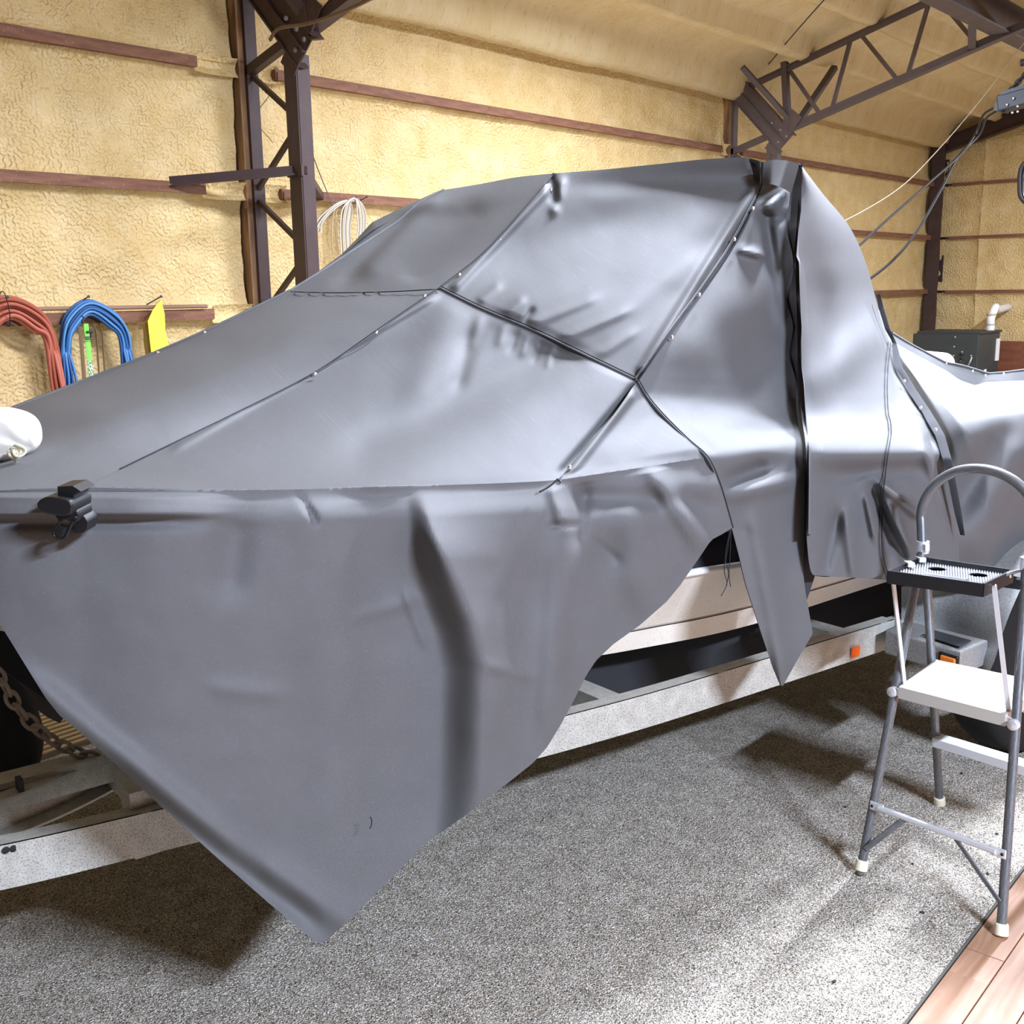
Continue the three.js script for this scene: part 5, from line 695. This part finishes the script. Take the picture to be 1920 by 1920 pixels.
  for (const [u, v] of [[0.0, 0.9], [0.0, 0.55]]) part('tray_hinge', bar(U(u, v).add(V3(-0.004, 0.014, -0.014)), U(u, v).add(V3(0.018, 0.016, 0.012)), 0.018, 0.012), M.white, tray);
  part('rivet', lathe([[0, 0.004], [0.004, 0.003], [0.005, 0]], 8, U(1, 0.86).add(V3(0.004, 0.005, 0)), V3(1, 0, 0)), M.snap, tray);
  // main step
  const q00 = V3(-1.088, 0.532, -2.915), q10 = V3(-0.80, 0.532, -2.89), q11 = V3(-0.79, 0.53, -3.205), q01 = V3(-1.092, 0.53, -3.21), Q = (u, v) => q00.clone().lerp(q10, u).lerp(q01.clone().lerp(q11, u), v);
  const deck = gridGeo(1, 48, (u, v) => { const p = Q(u, v); p.y += 0.0022 * (Math.abs(((v * 24) % 1) - 0.5) < 0.25 ? 1 : 0); return p; });
  const dm = M.alu.clone(); dm.side = THREE.DoubleSide; const step = part('step', deck, dm, t, 'ribbed aluminium step');
  part('step_rim', [bar(Q(-0.01, 0).add(V3(0, -0.012, 0)), Q(1.01, 0).add(V3(0, -0.012, 0)), 0.008, 0.034), bar(Q(-0.01, 1).add(V3(0, -0.012, 0)), Q(1.01, 1).add(V3(0, -0.012, 0)), 0.008, 0.03), bar(Q(0, 0).add(V3(0, -0.012, 0)), Q(0, 1).add(V3(0, -0.012, 0)), 0.008, 0.034), bar(Q(1, 0).add(V3(0, -0.012, 0)), Q(1, 1).add(V3(0, -0.012, 0)), 0.008, 0.034)], std({ color: 0xcdcac2, roughness: 0.45, metalness: 0.4 }), step);
  const lug = (c, e) => [bar(c, e, 0.006, 0.024, V3(0, 1, 0), 0.003), lathe([[0, 0.018], [0.0135, 0.017], [0.0145, 0.012], [0.0145, 0]], 14, c.clone().add(V3(0, 0, -0.004)), V3(-0.15, 0, 1))];
  for (const [f, u] of [[fl, 0], [fr, 1]]) part('step_lug', lug(f(0.515).add(V3(0, 0, 0.012)), Q(u, 0.02).add(V3(0, -0.012, 0))), M.alu, t);
  part('tray_strut', bar(U(-0.005, 0.2).add(V3(-0.004, -0.006, 0)), Q(-0.005, 0.12), 0.005, 0.012), M.alu, t); part('tray_strut', bar(U(1.01, 0.28).add(V3(0.004, 0.002, 0)), Q(1.0, 0.1), 0.005, 0.012), M.alu, t);
  for (const p of [U(1.01, 0.28).add(V3(0.007, 0.002, 0))]) part('rivet', lathe([[0, 0.004], [0.004, 0.003], [0.005, 0]], 8, p, V3(1, 0, 0.3)), M.snap, t);
  // back bar and front bar with its braces
  part('back_bar', bar(bl(0.255).add(V3(0.004, 0, 0.012)), br(0.255).add(V3(-0.004, 0, 0.012)), 0.055, 0.03, V3(0, 1, 0), 0.004), M.alu, t);
  const f0 = fl(0.2).add(V3(0, 0, 0.016)), f1 = fr(0.2).add(V3(0, 0, 0.016)), fb = k => f0.clone().lerp(f1, k);
  const bb = part('front_bar', [rod(fb(0.06), fb(0.94), 0.009, 14), bar(fb(-0.01), fb(0.1), 0.006, 0.026, V3(0, 1, 0), 0.0029), bar(fb(0.9), fb(1.01), 0.006, 0.026, V3(0, 1, 0), 0.0029)], M.alu, t);
  for (const k of [0.01, 0.985]) part('rivet', lathe([[0, 0.003], [0.004, 0.003], [0.0045, 0]], 8, fb(k).add(V3(0, 0, 0.003)), V3(0, 0, 1)), M.black, bb);
  part('diagonal_brace', [bar(fl(0.078).add(V3(0.006, 0, 0.014)), fb(0.27).add(V3(0, -0.004, 0.002)), 0.006, 0.017, V3(0, 1, 0), 0.0029)], M.tubeSteel, t);
  part('diagonal_brace', [bar(fr(0.085).add(V3(-0.004, 0, 0.014)), fb(0.655).add(V3(0, -0.004, 0.002)), 0.006, 0.014, V3(0, 1, 0), 0.0029)], M.tubeSteel, t);
  part('hook_arm', tube([U(1.0, 0.75).add(V3(0, 0.012, 0)), U(1.06, 0.8).add(V3(0, 0.02, 0)), fr(0.9).add(V3(0, 0.0, 0.0))], 0.005, 14, 8), M.tubeSteel, t);
}
// ------------------------------------------------------------------ canvas bag on the bow, and the cleat clamp
{
  const base = at(-16, 872, 'h', 1.325), t = thing('canvas_bag', 'white canvas drawstring bag lying on the bow of the cover', 'bag', base.clone());
  const R = camR.clone().setY(0).normalize(), Bk = V3(R.z, 0, -R.x).negate(); const toW = (x, y, z) => base.clone().addScaledVector(R, x).addScaledVector(Bk, z).add(V3(0, y, 0));
  const back = camF.clone().setY(0).normalize();
  const W = (x, y, z) => base.clone().addScaledVector(R, x).addScaledVector(back, z).add(V3(0, y, 0));
  const g = gridGeo(96, 64, (u, v) => { const A = u * Math.PI * 2, P = (v - 0.5) * Math.PI; let x = Math.cos(P) * Math.cos(A), z = Math.cos(P) * Math.sin(A), y = Math.sin(P);
    const sup = q => Math.sign(q) * Math.abs(q) ** 0.72; x = sup(x); y = sup(y); z = sup(z);
    const tall = 0.056 + 0.03 * sstep(0.2, -0.9, x); let X = -0.06 + 0.125 * x, Z = 0.07 + 0.085 * z, Y = tall * (1 + y) - 0.004;
    const dx = X - 0.055, dy = Y - 0.026, front = sstep(0.2, -0.8, z), d = Math.hypot(dx, dy), an = Math.atan2(dy, dx);
    const pleat = Math.sin(an * 7 + 2 * noise(an * 2, 1)) * 0.006 * Math.exp(-d / 0.06) * front * sstep(0.008, 0.03, d);
    Z += 0.035 * front * Math.exp(-d / 0.035) - pleat * 1.4; Y += 0.006 * fbm(X * 18, Z * 18 + Y * 12, 4) + pleat * 0.4; X += 0.005 * fbm(Y * 20, Z * 16, 7);
    return W(X, Math.max(0.0, Y), Z); }, 1);
  M.canvas = std({ map: tex(128, 128, (x, y) => { const s = ((x + y) & 1) * 4, k = fbm(x / 30, y / 30, 3); return [222 + 8 * k - s, 217 + 8 * k - s, 206 + 8 * k - s]; }, true, 6, 6), roughness: 0.9, side: THREE.DoubleSide });
  part('sack', g, M.canvas, t);
  const c = W(0.057, 0.026, 0.0);
  const curl = []; for (let k = 0; k < 3; k++) { const pts = []; for (let i = 0; i < 12; i++) { const A = i / 12 * Math.PI * 2; pts.push(c.clone().addScaledVector(R, 0.012 * Math.cos(A) + 0.006 * (k - 1)).add(V3(0, 0.011 * Math.sin(A) + 0.004 * ((k * 7) % 3 - 1), 0)).addScaledVector(back, -0.006 - 0.004 * k + 0.004 * Math.sin(A * 2 + k))); } curl.push(tube(pts, 0.0028, 40, 6, true)); }
  part('drawstring', curl, M.cream, t, 'gathered mouth with knotted drawstring');
  part('drawstring_end', [tube([c, c.clone().add(V3(0.006, -0.012, 0.01)), c.clone().addScaledVector(R, -0.008).add(V3(0, -0.02, 0))], 0.0018, 16, 6)], M.cream, t);
}
{
  const o = at(150, 950, 'p', -1.91), t = thing('cover_clamp', 'black plastic clamp gripping the grey cover at the gunwale', 'clamp', o.clone());
  const r = camR.clone().setY(0).normalize(), u = V3(0, 1, 0), f = V3(0, 0, 0).crossVectors(r, u).negate().normalize(); const toCam = f.dot(V3(0, 0, 0).sub(o)) > 0 ? f : f.clone().negate();
  const s = 0.955 * o.distanceTo(V3(0, EYE, 0)) / F;                    // metres per measured unit at this distance
  const W = (x, y, d = 0) => o.clone().addScaledVector(r, (x - 150) * s).addScaledVector(u, -(y - 950) * s * 1.02).addScaledVector(toCam, d * s);
  const extr = (pts, d0, d1, bev = 2.2, smooth = 0) => { let P = pts.map(q => new THREE.Vector2(q[0] - 150, -(q[1] - 950))); if (smooth) P = new THREE.CatmullRomCurve3(P.map(q => V3(q.x, q.y, 0)), true, 'centripetal').getPoints(48).slice(0, 48).map(q => new THREE.Vector2(q.x, q.y)); const sh = new THREE.Shape(P); const g = new THREE.ExtrudeGeometry(sh, { depth: d1 - d0 - 2 * bev, bevelEnabled: true, bevelSize: bev * 0.8, bevelThickness: bev, bevelSegments: 4 }); g.translate(0, 0, d0 + bev); g.scale(s, s * 1.02, s); g.applyMatrix4(new THREE.Matrix4().makeBasis(r, u, toCam).setPosition(o)); return g; };
  part('cap', extr([[138, 905], [164, 904], [176, 912], [168, 915], [164, 918], [163, 936], [148, 940], [137, 934]], -10, 58), M.black, t);
  part('collar', extr([[112, 930], [122, 922], [138, 921], [166, 929], [164, 944], [158, 947], [132, 944], [116, 938]], -8, 84, 5, 1), M.black, t);
  part('neck', extr([[131, 944], [163, 944], [168, 952], [166, 962], [158, 965], [147, 958], [136, 962]], -4, 60, 4, 1), M.black, t);
  part('pin', rod(W(160, 946, -8), W(166, 958, 66), 2.6 * s, 10), M.black, t);
  part('web', extr([[166, 958], [176, 970], [170, 986], [152, 988], [158, 972]], -8, 40, 2.5, 1), M.black, t);
  part('handle', tube([[163, 956], [156, 968], [148, 982], [140, 994], [130, 995], [121, 990], [124, 980], [132, 970], [137, 960]].map(q => W(q[0], q[1], 56)), 3 * s, 60, 8), M.black, t);
  part('pad', extr([[126, 983], [134, 972], [142, 976], [138, 988], [130, 991]], 46, 60, 1.5), M.black, t);
}
// specks lying on the carpet
seed = 77;
const specks = [[1711, 1618, 'nearest the middle of the ladder'], [1729, 1709, 'closest to the plank floor edge, below the ladder'], [1852, 1637, 'under the right diagonal brace'], [1585, 1512, 'left of the front ladder leg'], [1803, 1449, 'behind the back ladder bar'], [1564, 1839, 'lowest in the view'], [1869, 1562, 'right of the back ladder foot']];
for (const [px, py, l] of specks) { const c = at(px, py, 'h', 0.004), g = new THREE.IcosahedronGeometry(0.0045, 1), p = g.attributes.position; const a = 1 + rnd(), b = 0.7 + 0.6 * rnd(); for (let i = 0; i < p.count; i++) p.setXYZ(i, p.getX(i) * a, p.getY(i) * 0.5, p.getZ(i) * b); g.computeVertexNormals(); g.rotateY(rnd() * 3); g.translate(c.x, c.y - 0.0018, c.z); single('lint_speck', g, M.thread, `black lint speck on the carpet, ${l}`, 'lint', null); }

renderer.render(scene, camera);
